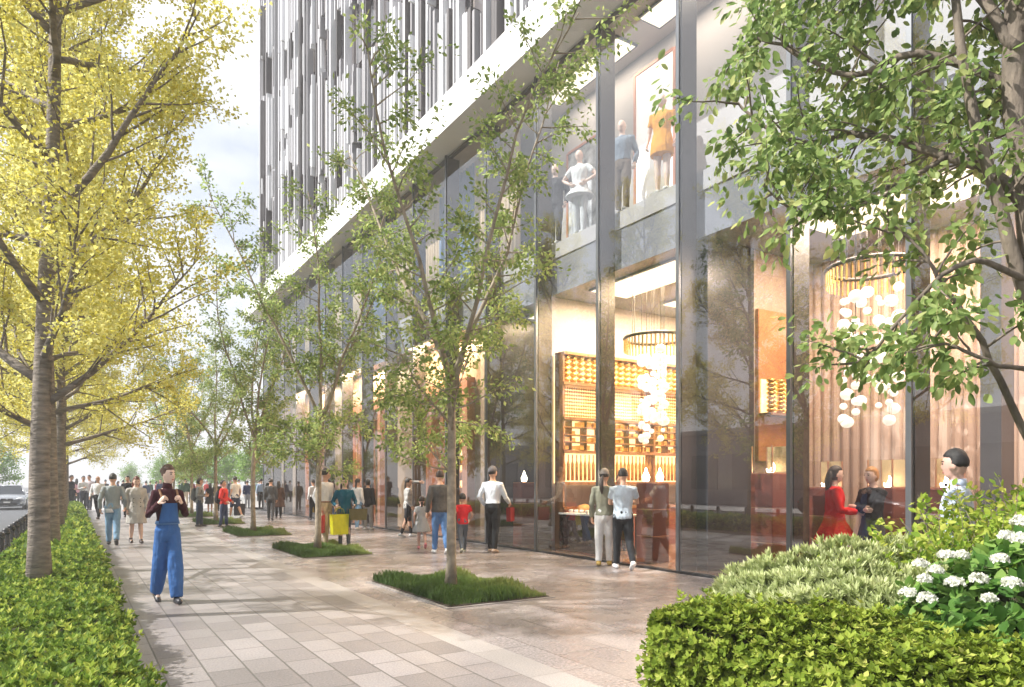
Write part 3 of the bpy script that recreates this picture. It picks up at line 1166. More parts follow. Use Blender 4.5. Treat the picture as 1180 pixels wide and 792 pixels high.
# right bed: box hedge in front, silver shrub, lime shrub, hydrangea
structure(obj('shrub_bed_soil', MB().box(3.42, 3.999, -6, 3.25, -0.05, 0.03).box(4.0, 7.3, -6, 3.7, -0.05, 0.03), m_soil))
bh = thing('box_hedge', 'square yellow-green hedge at the lower right corner of the bed', 'hedge', (3.75, 1.0, 0))
b0 = np.array([3.75, 1.0, 0])
P3, A3 = hedge_points(41, 3.24, 4.05, -0.6, 3.35, 0.66, 20000, 0.0, 0.055, 0.05)
rg = np.random.default_rng(4)
n4 = 2600
P4 = np.stack([rg.uniform(3.24, 4.05, n4), 3.38 + rg.normal(0, .03, n4), rg.uniform(0.03, .66, n4)], 1)
A4 = np.tile(np.array([[0, 1.0, 0.5]]), (n4, 1)) + rand_dirs(rg, n4) * .5
link('foliage', rosettes(np.concatenate([P3, P4]) - b0, np.concatenate([A3, A4]), 5, 0.042, 0.95, 42, ratio=0.58), m_box, bh)
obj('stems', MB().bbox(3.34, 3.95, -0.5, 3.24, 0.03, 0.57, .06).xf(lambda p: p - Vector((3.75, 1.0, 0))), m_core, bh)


def mound(seed, c, r, n, lumpy=0.1, cut=-0.2, fl=0.0):
    rg = np.random.default_rng(seed)
    D = rand_dirs(rg, n * 2)
    D = D[D[:, 2] > cut][:n]
    k = 1 + lumpy * (np.sin(D[:, 0] * 5 + seed) * np.sin(D[:, 1] * 4.3 + 2 * seed) + .6 * np.sin(D[:, 0] * 9 + D[:, 1] * 8 + D[:, 2] * 7)) + rg.normal(0, .035, len(D))
    k *= 1 - fl * rg.random(len(D)) ** 3
    P = np.array(c) + D * k[:, None] * np.array(r)
    return P, D


def shrub_core(c, r, seed):
    return MB().ell(c, r, 14, 9, lambda d: 1 + .08 * math.sin(d.x * 7 + seed) * math.cos(d.y * 6))


sv = thing('silver_shrub', 'rounded pale silvery-green shrub behind the square hedge', 'shrub', (4.75, 3.0, 0))
s0 = np.array([4.75, 3.0, 0])
parts = [mound(51, (4.72, 3.02, 0.42), (0.62, 0.72, 0.52), 2300, .16), mound(52, (5.05, 2.55, 0.36), (0.55, 0.6, 0.52), 1500, .16), mound(57, (5.5, 3.1, .48), (.42, .45, .46), 900), mound(58, (5.15, 2.9, .62), (.3, .34, .38), 600, .2), mound(53, (4.5, 3.45, .38), (.4, .42, .44), 1100), mound(54, (4.55, 2.4, .34), (.42, .55, .44), 1300), mound(55, (5.25, 2.95, .36), (.4, .45, .48), 900)]
PP = np.concatenate([p for p, _ in parts]) - s0
AA = np.concatenate([a for _, a in parts]) + np.array([0, 0, .7])
AA += rand_dirs(np.random.default_rng(9), len(AA)) * .4
link('foliage', rosettes(PP, AA, 9, 0.078, 0.55, 56, ratio=0.27), m_silver, sv)
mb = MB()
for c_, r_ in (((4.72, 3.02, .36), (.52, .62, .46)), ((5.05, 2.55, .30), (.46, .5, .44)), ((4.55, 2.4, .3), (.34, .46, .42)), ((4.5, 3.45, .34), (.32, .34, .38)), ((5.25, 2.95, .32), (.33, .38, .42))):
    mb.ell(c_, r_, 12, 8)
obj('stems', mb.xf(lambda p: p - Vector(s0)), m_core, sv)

# lime shrub: sprays of upright leafy shoots
lx, ly = pxd(1110, 5.2)
ls = thing('lime_shrub', 'tall loose lime-green shrub in front of the man in a blue shirt', 'shrub', (lx, ly, 0))
l0 = Vector((lx, ly, 0))
rg2 = random.Random(77)
tw, wood = [], MB()
for (px, d, hh, n) in ((1010, 5.3, .98, 30), (1045, 5.15, 1.06, 40), (1075, 5.0, 1.02, 40), (1105, 5.1, 1.04, 44), (1140, 5.1, 1.18, 50), (1172, 5.0, 1.36, 54), (1205, 5.0, 1.5, 50), (1150, 4.7, 1.0, 40), (1240, 4.7, 1.4, 40)):
    cx, cy_ = pxd(px, d)
    for s in range(int(n * 1.3)):
        p = Vector((cx + rg2.gauss(0, .16), cy_ + rg2.gauss(0, .16), 0.15))
        dd = Vector((rg2.gauss(0, .24), rg2.gauss(0, .24), 1))
        pts = wander(rg2, p, dd, hh * rg2.uniform(.6, 1.12) - .1, 6, .08, -.01)
        wood.tube([q - l0 for q in pts], [.006 * (1 - .7 * j / 6) for j in range(7)], 4, caps=False)
        tw.append([q - l0 for q in pts[1:]])
C, U, N, S = leaf_cloud(tw, 62, 0.09, 78, 0.056, up=0.9, droop=0.15)
link('foliage', leaves_mesh('foliage', C, U, N, S, ratio=0.60, fold=.09, seed=79, ovate=True), m_lime, ls)
obj('stems', wood, m_bark, ls)

hx, hyy = pxd(1120, 4.1)
hy = thing('hydrangea_bush', 'hydrangea bush with white flower heads and broad dark leaves', 'bush', (hx, hyy, 0))
h0 = np.array([hx, hyy, 0])
parts, mb = [], MB()
for k, (px, d, zc, r, rz_, n) in enumerate(((1072, 4.25, .50, .30, .38, 330), (1112, 4.1, .56, .34, .46, 420), (1155, 4.0, .62, .36, .52, 460), (1195, 3.9, .66, .38, .56, 460), (1140, 3.7, .45, .32, .38, 360), (1200, 3.5, .45, .34, .38, 360))):
    x, y_ = pxd(px, d)
    parts.append(mound(61 + k, (x, y_, zc), (r, r, rz_), n, .12))
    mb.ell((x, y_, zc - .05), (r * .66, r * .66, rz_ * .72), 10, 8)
PP = np.concatenate([p for p, _ in parts])
DD = np.concatenate([a for _, a in parts])
rg = np.random.default_rng(64)
link('foliage', leaves_mesh('foliage', PP - h0, DD * .6 + rand_dirs(rg, len(PP)) * .6 - np.array([0, 0, .2]), DD + np.array([0, 0, .8]) + rand_dirs(rg, len(PP)) * .3, .105 * rg.uniform(.7, 1.2, len(PP)), ratio=.60, fold=.08, seed=65, ovate=True), m_hyd, hy)
obj('stems', mb.xf(lambda p: p - Vector(h0)), m_core, hy)
flw = [(1078, 658, 3.95), (1100, 672, 3.8), (1066, 668, 3.95), (1046, 684, 3.95), (1152, 645, 3.65), (1177, 622, 3.6), (1176, 602, 3.7), (1160, 618, 3.7), (1068, 690, 3.85), (1108, 640, 3.9), (1128, 668, 3.7), (1060, 650, 4.0), (1090, 640, 3.95), (1166, 672, 3.5), (1140, 690, 3.5)]
for k, (px, py, d) in enumerate(flw):
    x, y_ = pxd(px, d)
    c = np.array([x, y_, EYE + (HZ - py) * d / F])
    rg = np.random.default_rng(200 + k)
    rr = rg.uniform(.024, .043)
    n = 60
    D = rand_dirs(rg, n)
    D[:, 2] = np.abs(D[:, 2]) * .8 - .15
    link('flower_head', rosettes(c + D * rr - h0, D, 4, .018, 1.1, 300 + k, ratio=.9, fold=.05, name='flower_head', jitter=.35), m_petal, hy)


# far trees beyond the plaza
def round_tree(seed, H, Rr, nl):
    rg = random.Random(seed)
    wood = MB()
    tr = wander(rg, Vector((0, 0, 0)), Vector((0, 0, 1)), H * .5, 6, .03, .05)
    wood.tube(tr, [.16 * (1 - .5 * k / 6) for k in range(7)], 8)
    tw = []
    for k in range(46):
        q, dd = at_frac(tr, rg.uniform(.45, 1))
        az = rg.uniform(0, 6.28)
        el = R(rg.uniform(0, 80))
        d = Vector((math.cos(az) * math.cos(el), math.sin(az) * math.cos(el), math.sin(el)))
        pts = wander(rg, q, d, Rr * rg.uniform(.6, 1.1), 5, .12, .03)
        wood.tube(pts, [.05 * (1 - .9 * j / 5) for j in range(6)], 5)
        for s in range(7):
            q3, d3 = at_frac(pts, rg.uniform(.3, 1))
            tw.append(wander(rg, q3, side_dir(rg, d3, R(55)), rg.uniform(.3, .9), 3, .1, .02))
    C, U, N, S = leaf_cloud(tw, nl, .32, seed, .19, up=.6, droop=.2)
    return wood, leaves_mesh('crown', C, U, N, S, ratio=.6, fold=.08, seed=seed)


fw, fc = round_tree(91, 6.5, 2.4, 13)
ft = thing('plaza_tree', 'bright green round tree beyond the crowd, left of the tower corner', 'tree', (*pxd(292, 58), 0), 0, 'bright green trees beyond the plaza')
obj('trunk', fw, m_bark, ft, True)
link('crown', fc, m_fartree, ft)
for k, (px, d, sc, lb) in enumerate(((232, 62, .95, 'bright green round tree beyond the crowd, above the person in a red jacket'), (262, 66, 1.0, 'bright green round tree in the middle of the far clump'), (188, 80, .9, 'hazy small green tree above the woman in overalls'),
                                     (316, 74, 1.1, 'bright green tree half hidden behind the tower corner'), (-8, 52, .95, 'green roadside tree above the silver car'), (150, 95, .8, 'far faint green tree over the walking couple'), (210, 95, 1.0, 'far faint green tree right of the woman in overalls'))):
    dup(ft, (*pxd(px, d), 0), R(63 * k + 20), lb, sc)
# low planting at the end of the street
fh = thing('plaza_hedge', 'low far green hedge strip behind the crowd at the plaza edge', 'hedge', (*pxd(95, 66), 0))
P5, A5 = hedge_points(71, -.6, .6, -4, 4, .7, 1500, 0, .05, .05)
P5 = P5[:, [1, 0, 2]]
A5 = A5[:, [1, 0, 2]]
link('foliage', rosettes(P5, A5, 4, .22, .8, 72, ratio=.6), m_fartree, fh)
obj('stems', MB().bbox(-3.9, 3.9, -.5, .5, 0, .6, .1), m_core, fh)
# ================================================================== PEOPLE (builder)
def cloth(col, rough=0.8, var=0.10):
    k = 'cloth_%02x%02x%02x' % tuple(int(c * 255) for c in col)
    return mat(k, col, rough, var=var, scale=14, bump=0.9, bscale=13, spec=0.2, stretch=(1, 1, .55))


def skin(col=(0.56, 0.33, 0.23)):
    return mat('skin_%d' % int(col[0] * 100), col, 0.5, var=0.06, scale=25)


def hairm(col):
    return mat('hair_%02x%02x' % (int(col[0] * 255), int(col[1] * 255)), col, 0.45, var=0.35, scale=30, bump=0.4, bscale=60, stretch=(3, 3, .4))


BLACK = (0.018, 0.018, 0.021)
m_eye = mat('eye_dark', (0.02, 0.015, 0.012), 0.2)
m_lips = mat('lips', (0.42, 0.12, 0.11), 0.4)
m_strap = mat('tan_strap', (0.30, 0.15, 0.07), 0.5, bump=.2)


def ik(S, T, l1, l2, hint):
    v = T - S
    d = min(v.length, (l1 + l2) * 0.995)
    u = v.normalized()
    a = (l1 * l1 - l2 * l2 + d * d) / (2 * d)
    h = math.sqrt(max(0, l1 * l1 - a * a))
    w = hint - u * hint.dot(u)
    w.normalize()
    return S + u * a + w * h, S + u * d


TORSO = [(.455, .060, .050, 0), (.49, .088, .064, -.004), (.53, .094, .068, -.006), (.57, .086, .060, -.002), (.615, .078, .054, .002), (.67, .085, .058, .003),
         (.73, .095, .064, .004), (.78, .098, .058, 0), (.81, .090, .048, -.004), (.828, .056, .038, -.006), (.845, .036, .034, -.005)]


def torso_mb(H, z0, z1, g, male, n=20):
    mb = MB()
    rr = []
    for z, rx, ry, yo in TORSO:
        if z < z0 - .03 or z > z1 + .03:
            continue
        k = 1.07 if male and z > .6 else 1.0
        rr.append((0, yo * H, min(max(z, z0), z1) * H, rx * H * k + g, ry * H + g))
    mb.loft(rr, n)
    return mb


def person(label, xy, H, heading, legs=(0, 0, 0, 0), hands=None, lean=0, yaw=0, tilt=0, male=True, child=False,
           top='shirt', topc=(.7, .7, .7), bottom='trousers', botc=BLACK, shoec=(.05, .04, .04), hair='short', hairc=(.02, .016, .014),
           skinc=(0.56, 0.33, 0.23), fit=1.0, vox=0.016, face=True, hem=.50, tophem=.49, skirt=.30, flare=.11, group=None, z=0.0,
           name='person', cat='person', bare_head=True, spread=0.0, hints=None, curl=50):
    t = thing(name, label, cat, (xy[0], xy[1], z), -R(heading), group)
    sg = (1, -1)
    # ---- legs (left = +? here index 0 is x<0)
    hipz = .515 * H
    L1, L2 = .245 * H, .232 * H
    legp = []
    for i in range(2):
        s = (-1, 1)[i]
        a, b = R(legs[2 * i]), R(legs[2 * i + 1])
        hp = Vector((s * .047 * H, 0, hipz))
        sp = R(3 + spread)
        kn = hp + Vector((s * math.sin(sp) * .3, math.sin(a), -math.cos(a))) * L1
        an = kn + Vector((s * math.sin(sp) * .2, math.sin(a - b), -math.cos(a - b))) * L2
        legp.append([hp, kn, an, a - b])
    dz = min(l[2].z + 0.02 * H * min(0, math.sin(l[3])) for l in legp) - .042 * H
    for l in legp:
        for k in range(3):
            l[k] = l[k] - Vector((0, 0, dz))
    hipz -= dz
    drop = Vector((0, 0, -dz))
    cl, sl_ = math.cos(R(lean)), math.sin(R(lean))

    def up(p):
        """upper body point (rest pose) -> leaned pose"""
        q = p + drop
        y_, z_ = q.y, q.z - hipz
        if z_ <= 0:
            return q
        return Vector((q.x, y_ * cl + z_ * sl_, hipz - y_ * sl_ + z_ * cl))
    # ---- arms
    hands = hands or [(-.135, .03, .50), (.135, .03, .50)]
    U1, U2 = .168 * H, .148 * H
    arms = []
    sw = .105 if male else .097
    for i in range(2):
        s = (-1, 1)[i]
        S = Vector((s * sw * H, -.004 * H, .800 * H))
        T = Vector(hands[i]) * H
        hint = Vector(hints[i]) if hints and hints[i] else Vector((s * .45, -1, -.25))
        E, Wp = ik(S, T, U1, U2, hint)
        arms.append((S, E, Wp))
    # ---- head
    hs = 1.22 if child else 1.0
    nb = Vector((0, -.004 * H, .86 * H))
    hq = Quaternion((0, 0, 1), -R(yaw)) @ Quaternion((1, 0, 0), -R(tilt))
    hr = Vector((.045, .057, .066)) * H * hs
    hc = Vector((0, .012 * H, .934 * H + .012 * H * (hs - 1)))

    def hd(p):
        return up(nb + hq @ (p - nb))
    body = MB()
    tb = torso_mb(H, .455, .845, -.004, male).xf(up)
    body.add(tb.v, tb.f)
    hb = MB()
    hb.ell(hc, hr, 16, 12)
    hb.ell(hc + Vector((0, .010, -.032)) * H * hs, Vector((.035, .040, .036)) * H * hs, 12, 8)
    hb.ell(hc + Vector((0, .050, -.010)) * H * hs, Vector((.007, .012, .013)) * H * hs, 8, 6)
    for s in (-1, 1):
        hb.ell(hc + Vector((s * .045, -.004, -.006)) * H * hs, Vector((.006, .010, .016)) * H * hs, 8, 6)
    hb.tube([Vector((0, -.008, .825)) * H, Vector((0, -.002, .87)) * H, Vector((0, .004, .905)) * H], [.037 * H, .030 * H, .032 * H], 12)
    hb.xf(hd)
    body.add(hb.v, hb.f)
    for S, E, Wp in arms:
        m = MB().tube([S + (Vector((0, 0, .8 * H)) - S) * .25, S, S.lerp(E, .5), E, E.lerp(Wp, .4), Wp], [.028 * H, .029 * H, .026 * H, .0215 * H, .021 * H, .0145 * H], 10, round_caps=True).xf(up)
        body.add(m.v, m.f)
    for hp, kn, an, ft in legp:
        m = MB().tube([hp, hp.lerp(kn, .5), kn, kn.lerp(an, .35), an], [.050 * H, .046 * H, .032 * H, .033 * H, .019 * H], 10, round_caps=True)
        body.add(m.v, m.f)
        m = MB().tube([an + Vector((0, -.012, -.02)) * H, an + Vector((0, .05, -.027)) * H], [.018 * H, .016 * H], 8, round_caps=True)
        body.add(m.v, m.f)
    # ---- hands with five fingers
    ex = MB()
    hand_world = []
    for i, (S, E, Wp) in enumerate(arms):
        s = (-1, 1)[i]
        d = (Wp - E).normalized()
        inner = Vector((-s, 0, 0)) - d * d.dot(Vector((-s, 0, 0)))
        if inner.length < .3:
            inner = Vector((0, 0, -1)) - d * d.dot(Vector((0, 0, -1)))
        inner.normalize()
        side = d.cross(inner)
        if side.dot(Vector((0, 1, .2))) < 0:
            side = -side        # thumb side
        pc = Wp + d * .030 * H
        m = MB().tube([Wp - d * .005 * H, Wp + d * .022 * H, Wp + d * .050 * H], [.015 * H, .024 * H, .022 * H], 10, sx=1, sy=1, round_caps=True)

        def flat(p, W=Wp, n=inner):
            q = p - W
            return W + q - n * q.dot(n) * .5
        m.xf(flat).xf(up)
        body.add(m.v, m.f)
        cu = R(curl)
        for k, ln in enumerate((.040, .046, .043, .034)):
            o = Wp + d * (.050 * H) + side * ((.0165 - .011 * k) * H)
            q1 = o + (d * math.cos(cu * .5) + inner * math.sin(cu * .5)) * ln * H * .5
            q2 = q1 + (d * math.cos(cu * 1.3) + inner * math.sin(cu * 1.3)) * ln * H * .5
            m = MB().tube([o - d * .01 * H, q1, q2], [.0052 * H, .0049 * H, .0040 * H], 6, round_caps=True).xf(up)
            ex.add(m.v, m.f)
        o = Wp + d * .016 * H + side * .018 * H
        q1 = o + (d * .75 + side * .6 + inner * .25) * .022 * H
        q2 = q1 + (d * .9 + inner * .35) * .020 * H
        m = MB().tube([o, q1, q2], [.0068 * H, .006 * H, .0048 * H], 6, round_caps=True).xf(up)
        ex.add(m.v, m.f)
        hand_world.append(Matrix.Rotation(-R(heading), 4, 'Z') @ up(Wp + d * .058 * H) + Vector((xy[0], xy[1], z)))
    link('body', remesh(body, vox * .85, 3, ex), skin(skinc), t, True)
    # ---- clothes
    if bottom in ('trousers', 'shorts'):
        m = MB()
        w = torso_mb(H, .455, .60, .010, male).xf(lambda p: p + drop)
        m.add(w.v, w.f)
        end = 1.0 if bottom == 'trousers' else .08
        for hp, kn, an, ft in legp:
            e = kn.lerp(an, .97 if bottom == 'trousers' else .05)
            k2 = kn.lerp(e, .5)
            q = MB().tube([hp + Vector((0, 0, .03 * H)), hp.lerp(kn, .5), kn, k2, e], [.056 * H, .052 * H * (1 + .25 * (fit - 1)), .040 * H * fit, .037 * H * fit, .031 * H * fit], 14)
            m.add(q.v, q.f)
        link('trousers', folds(remesh(m, vox, 2), .008 if vox < .02 else 0.004, xy[0]), cloth(botc), t, True)
    elif bottom == 'skirt':
        m = MB()
        m.loft([(0, 0, .60 * H, .084 * H, .062 * H), (0, 0, .54 * H, .100 * H, .076 * H), (0, .01 * H, (.54 + skirt) / 2 * H, (.100 + flare * .4) * H, (.085 + flare * .4) * H), (0, .01 * H, skirt * H, .095 * H + flare * .55 * H, .09 * H + flare * .5 * H)], 24).xf(lambda p: p + drop)
        link('skirt', folds(remesh(m, vox, 2), .006), cloth(botc), t, True)
    if top:
        m = MB()
        lo = tophem
        g = .013 if top in ('shirt', 'tee', 'dress') else .022
        w = torso_mb(H, lo, .835, g, male).xf(up)
        m.add(w.v, w.f)
        sk = top in ('coat', 'dress')
        if sk:
            q = MB().loft([(0, 0, .62 * H, .080 * H + g, .058 * H + g), (0, 0, .54 * H, .101 * H + g, .076 * H + g), (0, .006 * H, (.54 + skirt) / 2 * H, (.104 + flare * .3) * H + g, (.086 + flare * .3) * H + g), (0, .006 * H, skirt * H, (.10 + flare * .6) * H + g, (.085 + flare * .6) * H + g)], 24).xf(lambda p: p + drop)
            m.add(q.v, q.f)
        for S, E, Wp in arms:
            sg_ = .009 + (g - .013)
            sh = S + (Vector((0, 0, .79 * H)) - S) * .3
            if top in ('tee', 'dress'):
                q = MB().tube([sh, S, S.lerp(E, .62)], [.034 * H, .036 * H, .034 * H], 12, round_caps=False)
            elif top == 'vest':
                continue
            else:
                q = MB().tube([sh, S, S.lerp(E, .5), E, E.lerp(Wp, .5), E.lerp(Wp, .97)], [.030 * H + sg_, .031 * H + sg_, .028 * H + sg_, .025 * H + sg_, .022 * H + sg_, .017 * H + sg_], 12)
            q.xf(up)
            m.add(q.v, q.f)
        nm = {'shirt': 'shirt', 'tee': 't_shirt', 'coat': 'coat', 'dress': 'dress', 'jacket': 'jacket', 'vest': 'vest'}[top]
        link(nm, folds(remesh(m, vox, 2), .009 if vox < .02 else .004, xy[1]), cloth(topc), t, True)
    for hp, kn, an, ft in legp:
        cf, sf = math.cos(ft * .8), math.sin(ft * .8)
        fw = Vector((0, cf, sf))
        dn = Vector((0, sf, -cf))
        m = MB().tube([an - fw * .022 * H + dn * .018 * H, an + fw * .02 * H + dn * .016 * H, an + fw * .078 * H + dn * .026 * H], [.026 * H, .027 * H, .025 * H], 10, sx=1.0, sy=.85, round_caps=True)
        m.tube([an - dn * .02 * H, an + dn * .02 * H], [.024 * H, .026 * H], 10)
        lowest = 0.004
        m.xf(lambda p: Vector((p.x, p.y, max(p.z, lowest))))
        obj('shoe', m, mat('shoe_%02x%02x' % (int(shoec[0] * 255), int(shoec[2] * 255)), shoec, .45), t, True)
    # ---- hair
    if hair:
        def hf(d):
            fr = min(1, max(0, (d.y - .15) / .25)) * min(1, max(0, (.50 - d.z) / .2))
            lowc = -.16 if hair in ('short', 'bun', 'pony', 'cap') else -.75
            lo_ = min(1, max(0, (lowc - d.z) / .2))
            return 1 - .26 * max(fr, lo_) + .03 * math.sin(d.x * 17 + d.z * 11) * (1 - fr)
        m = MB()
        m.ell(hc + Vector((0, -.004, .006)) * H, hr * 1.095, 24, 18, hf)
        if hair == 'bun':
            m.ell(hc + Vector((0, -.018, .040)) * H, Vector((.042, .048, .036)) * H, 16, 10)
            m.ell(hc + Vector((0, -.066, .028)) * H, Vector((.026, .024, .026)) * H, 12, 8)
        if hair in ('long', 'pony'):
            wv = .042 if hair == 'long' else .018
            m.tube([hc + Vector((0, -.05, .0)) * H, hc + Vector((0, -.062, -.06)) * H, hc + Vector((0, -.060, -.12)) * H, hc + Vector((0, -.055, -.17)) * H], [wv * H, wv * 1.15 * H, wv * H, wv * .4 * H], 12, sx=1.15, sy=.6, round_caps=True)
        if hair == 'curly':
            rg_ = random.Random(3)
            for k in range(40):
                dd = Vector((rg_.gauss(0, 1), rg_.gauss(-.5, 1), rg_.gauss(.6, .8))).normalized()
                if dd.y > .45 and dd.z < .5:
                    continue
                m.ell(hc + Vector((dd.x * hr.x, dd.y * hr.y, dd.z * hr.z)) * 1.1, Vector((.015, .015, .015)) * H, 7, 5)
        m.xf(hd)
        if hair != 'cap':
            obj('hair', m, hairm(hairc), t, True)
        else:
            obj('hair', m, hairm((.02, .016, .014)), t, True)
            m = MB()

            def cf_(d):
                return 1 - .22 * min(1, max(0, (.16 - d.z) / .12))
            m.ell(hc + Vector((0, -.002, .010)) * H, hr * 1.17, 22, 14, cf_)
            m.tube([hc + Vector((0, .045, .022)) * H, hc + Vector((0, .095, .012)) * H], [.042 * H, .030 * H], 12, sx=1, sy=.12, round_caps=True)
            m.xf(hd)
            obj('cap', m, cloth(hairc), t, True)
    if face:
        for s in (-1, 1):
            m = MB().ell(hc + Vector((s * .0185, .0495, .004)) * H * 1, Vector((.0082, .005, .0042)) * H, 8, 6).xf(hd)
            obj('eye', m, m_eye, t, True)
            m = MB().tube([hc + Vector((s * .009, .0545, .0155)) * H, hc + Vector((s * .028, .0465, .0165)) * H], [.0027 * H, .002 * H], 6, round_caps=True).xf(hd)
            obj('eyebrow', m, hairm((.03, .02, .016)), t, True)
        m = MB().ell(hc + Vector((0, .049, -.036)) * H, Vector((.0125, .0045, .0042)) * H, 10, 6).xf(hd)
        obj('lips', m, m_lips, t, True)
    t['hl'] = list(hand_world[0])
    t['hr'] = list(hand_world[1])
    return t, up, hd


def hnd(t, side):
    v = t['hl'] if side == 'l' else t['hr']
    return Vector(v[:])


def shopping_bag(label, top, w, h, dpt, col, rz, name='shopping_bag', cat='bag', handle=.12):
    """bag hanging from the point top"""
    t = thing(name, label, cat, (top[0], top[1], top[2] - handle - h), rz)
    k = .90
    mb = MB().add([(-w / 2 * k, -dpt / 2, 0), (w / 2 * k, -dpt / 2, 0), (w / 2 * k, dpt / 2, 0), (-w / 2 * k, dpt / 2, 0),
                   (-w / 2, -dpt / 2, h), (w / 2, -dpt / 2, h), (w / 2, dpt / 2, h), (-w / 2, dpt / 2, h),
                   (-w / 2 + .006, -dpt / 2 + .006, h), (w / 2 - .006, -dpt / 2 + .006, h), (w / 2 - .006, dpt / 2 - .006, h), (-w / 2 + .006, dpt / 2 - .006, h),
                   (-w / 2 + .02, -dpt / 2 + .006, .02), (w / 2 - .02, -dpt / 2 + .006, .02), (w / 2 - .02, dpt / 2 - .006, .02), (-w / 2 + .02, dpt / 2 - .006, .02)],
                  [(0, 3, 2, 1), (0, 1, 5, 4), (1, 2, 6, 5), (2, 3, 7, 6), (3, 0, 4, 7), (4, 5, 9, 8), (5, 6, 10, 9), (6, 7, 11, 10), (7, 4, 8, 11), (8, 9, 13, 12), (9, 10, 14, 13), (10, 11, 15, 14), (11, 8, 12, 15), (12, 13, 14, 15)])
    obj('sack', mb, cloth(col, .6), t)
    for s in (-1, 1):
        y_ = s * dpt / 2 * .92
        pts = [(-w * .25, y_, h - .03), (-w * .2, y_ * .6, h + handle * .7), (0, y_ * .15, h + handle), (w * .2, y_ * .6, h + handle * .7), (w * .25, y_, h - .03)]
        obj('handle', MB().tube(pts, .006, 6), cloth((col[0] * .6, col[1] * .6, col[2] * .6), .6), t, True)
    return t


def backpack(label, x, y, z, heading, col, s=1.0):
    t = thing('backpack', label, 'backpack', (x, y, z), -R(heading))
    m = MB()
    m.ell((0, 0, .22 * s), (.15 * s, .09 * s, .24 * s), 16, 12)
    m.ell((0, -.05 * s, .14 * s), (.12 * s, .07 * s, .12 * s), 12, 8)
    obj('sack', m, cloth(col), t, True)
    for sx in (-1, 1):
        obj('strap', MB().tube([(sx * .09 * s, .03 * s, .42 * s), (sx * .12 * s, .16 * s, .46 * s), (sx * .125 * s, .27 * s, .36 * s), (sx * .14 * s, .2 * s, .15 * s), (sx * .12 * s, .04 * s, .05 * s)], .016 * s, 6, sx=1.5, sy=.6), cloth(BLACK), t, True)
    return t


def feet(px, py, ytop, lo=1.0, hi=1.9):
    x, y = pix(px, py)
    d = F * EYE / (py - HZ)
    H = EYE + (HZ - ytop) * d / F
    return (x, y), max(lo, min(hi, H))


WH = (.72, .72, .74)
JEAN = (.16, .25, .42)
NAVY = (.03, .045, .10)
PALE = (0.70, 0.48, 0.38)

# ---- woman in overalls
xy, H = feet(193, 695, 533)
t, up, hd = person('woman in blue wide leg denim overalls and a dark maroon turtleneck walking towards the camera', xy, 1.74, 172, legs=(14, 6, -12, 16), spread=-2,
                   hands=[(-.088, .085, .735), (.088, .085, .735)], hints=[(-.5, -.5, -1), (.5, -.5, -1)], yaw=-26, male=False, topc=(.050, .012, .018), botc=(.045, .13, .345), fit=1.62,
                   shoec=(.02, .022, .03), hair='bun', hairc=(.10, .045, .025), skinc=(.78, .56, .46), vox=.010, tophem=.60, curl=80)
H = 1.74
t.scale = (.82, .92, 1)
m_denim = cloth((.045, .13, .345))
mb = MB()
nu, nz_ = 14, 7
for j in range(nz_ + 1):
    z = (.585 + .145 * j / nz_) * H
    hw = (.080 - .022 * (j / nz_)) * H
    for i in range(nu + 1):
        u = -1 + 2 * i / nu
        x = u * hw
        ry = np.interp(z / H, [.57, .615, .67, .73, .78], [.060, .054, .058, .064, .058]) * H + .026
        rx = np.interp(z / H, [.57, .615, .67, .73, .78], [.086, .078, .085, .095, .098]) * H + .026
        y = ry * math.sqrt(max(0, 1 - (x / rx) ** 2))
        mb.v.append((x, y, z))
for j in range(nz_):
    for i in range(nu):
        a = j * (nu + 1) + i
        mb.f.append((a, a + 1, a + nu + 2, a + nu + 1))
mb.xf(up)
bib = obj('overall_bib', mb, m_denim, t, True)
so = bib.modifiers.new('thick', 'SOLIDIFY')
so.thickness = .008
obj('collar', MB().tube([Vector((0, -.007, .828)) * H, Vector((0, -.002, .858)) * H, Vector((0, .001, .878)) * H], [.047 * H, .038 * H, .037 * H], 14).xf(up), cloth((.050, .012, .018)), t, True)
obj('waistband', MB().loft([(0, 0, .578 * H, .088 * H + .022, .063 * H + .022), (0, 0, .603 * H, .084 * H + .020, .060 * H + .020)], 24).xf(lambda p: up(p)), mat('denim_band', (.13, .26, .50), .8, var=.1), t, True)
for s in (-1, 1):
    obj('strap', MB().tube([Vector((s * .058, .070, .735)) * H, Vector((s * .066, .060, .785)) * H, Vector((s * .070, .012, .826)) * H, Vector((s * .060, -.05, .80)) * H, Vector((s * .05, -.065, .72)) * H], .017, 8, sx=1.0, sy=.45).xf(lambda p: up(p) + Vector((0, .006, 0))), m_strap, t, True)

# ---- walking couple seen from behind
xy, H = feet(130, 628, 546)
t, *_ = person('man in grey pullover and blue jeans walking away beside the woman in a trench coat', xy, H, 6, legs=(10, 4, -12, 18), hands=[(-.15, .0, .51), (.15, .06, .53)], topc=(.30, .33, .34), botc=(.20, .33, .48), shoec=(.03, .03, .035), vox=.014, face=False, fit=1.1, tophem=.50)
obj('shirt_tail', MB().loft([(-.05, -.008, .455 * H, .105, .135), (-.05, -.008, .512 * H, .112, .132)], 18), cloth(WH), t, True)
xy, H = feet(157, 626, 549)
person('woman in pale grey double breasted trench coat and dark ankle boots with reddish brown hair', xy, H, 176, legs=(12, 6, -10, 14), hands=[(-.13, .05, .52), (.13, .03, .50)], male=False, top='coat', topc=(.46, .44, .41), skirt=.30, flare=.05, bottom=None, shoec=(.03, .018, .016), hair='long', hairc=(.14, .04, .025), skinc=PALE, vox=.014, tilt=14)
tr = bpy.context.scene.objects['person.002'] if 'person.002' in bpy.context.scene.objects else None
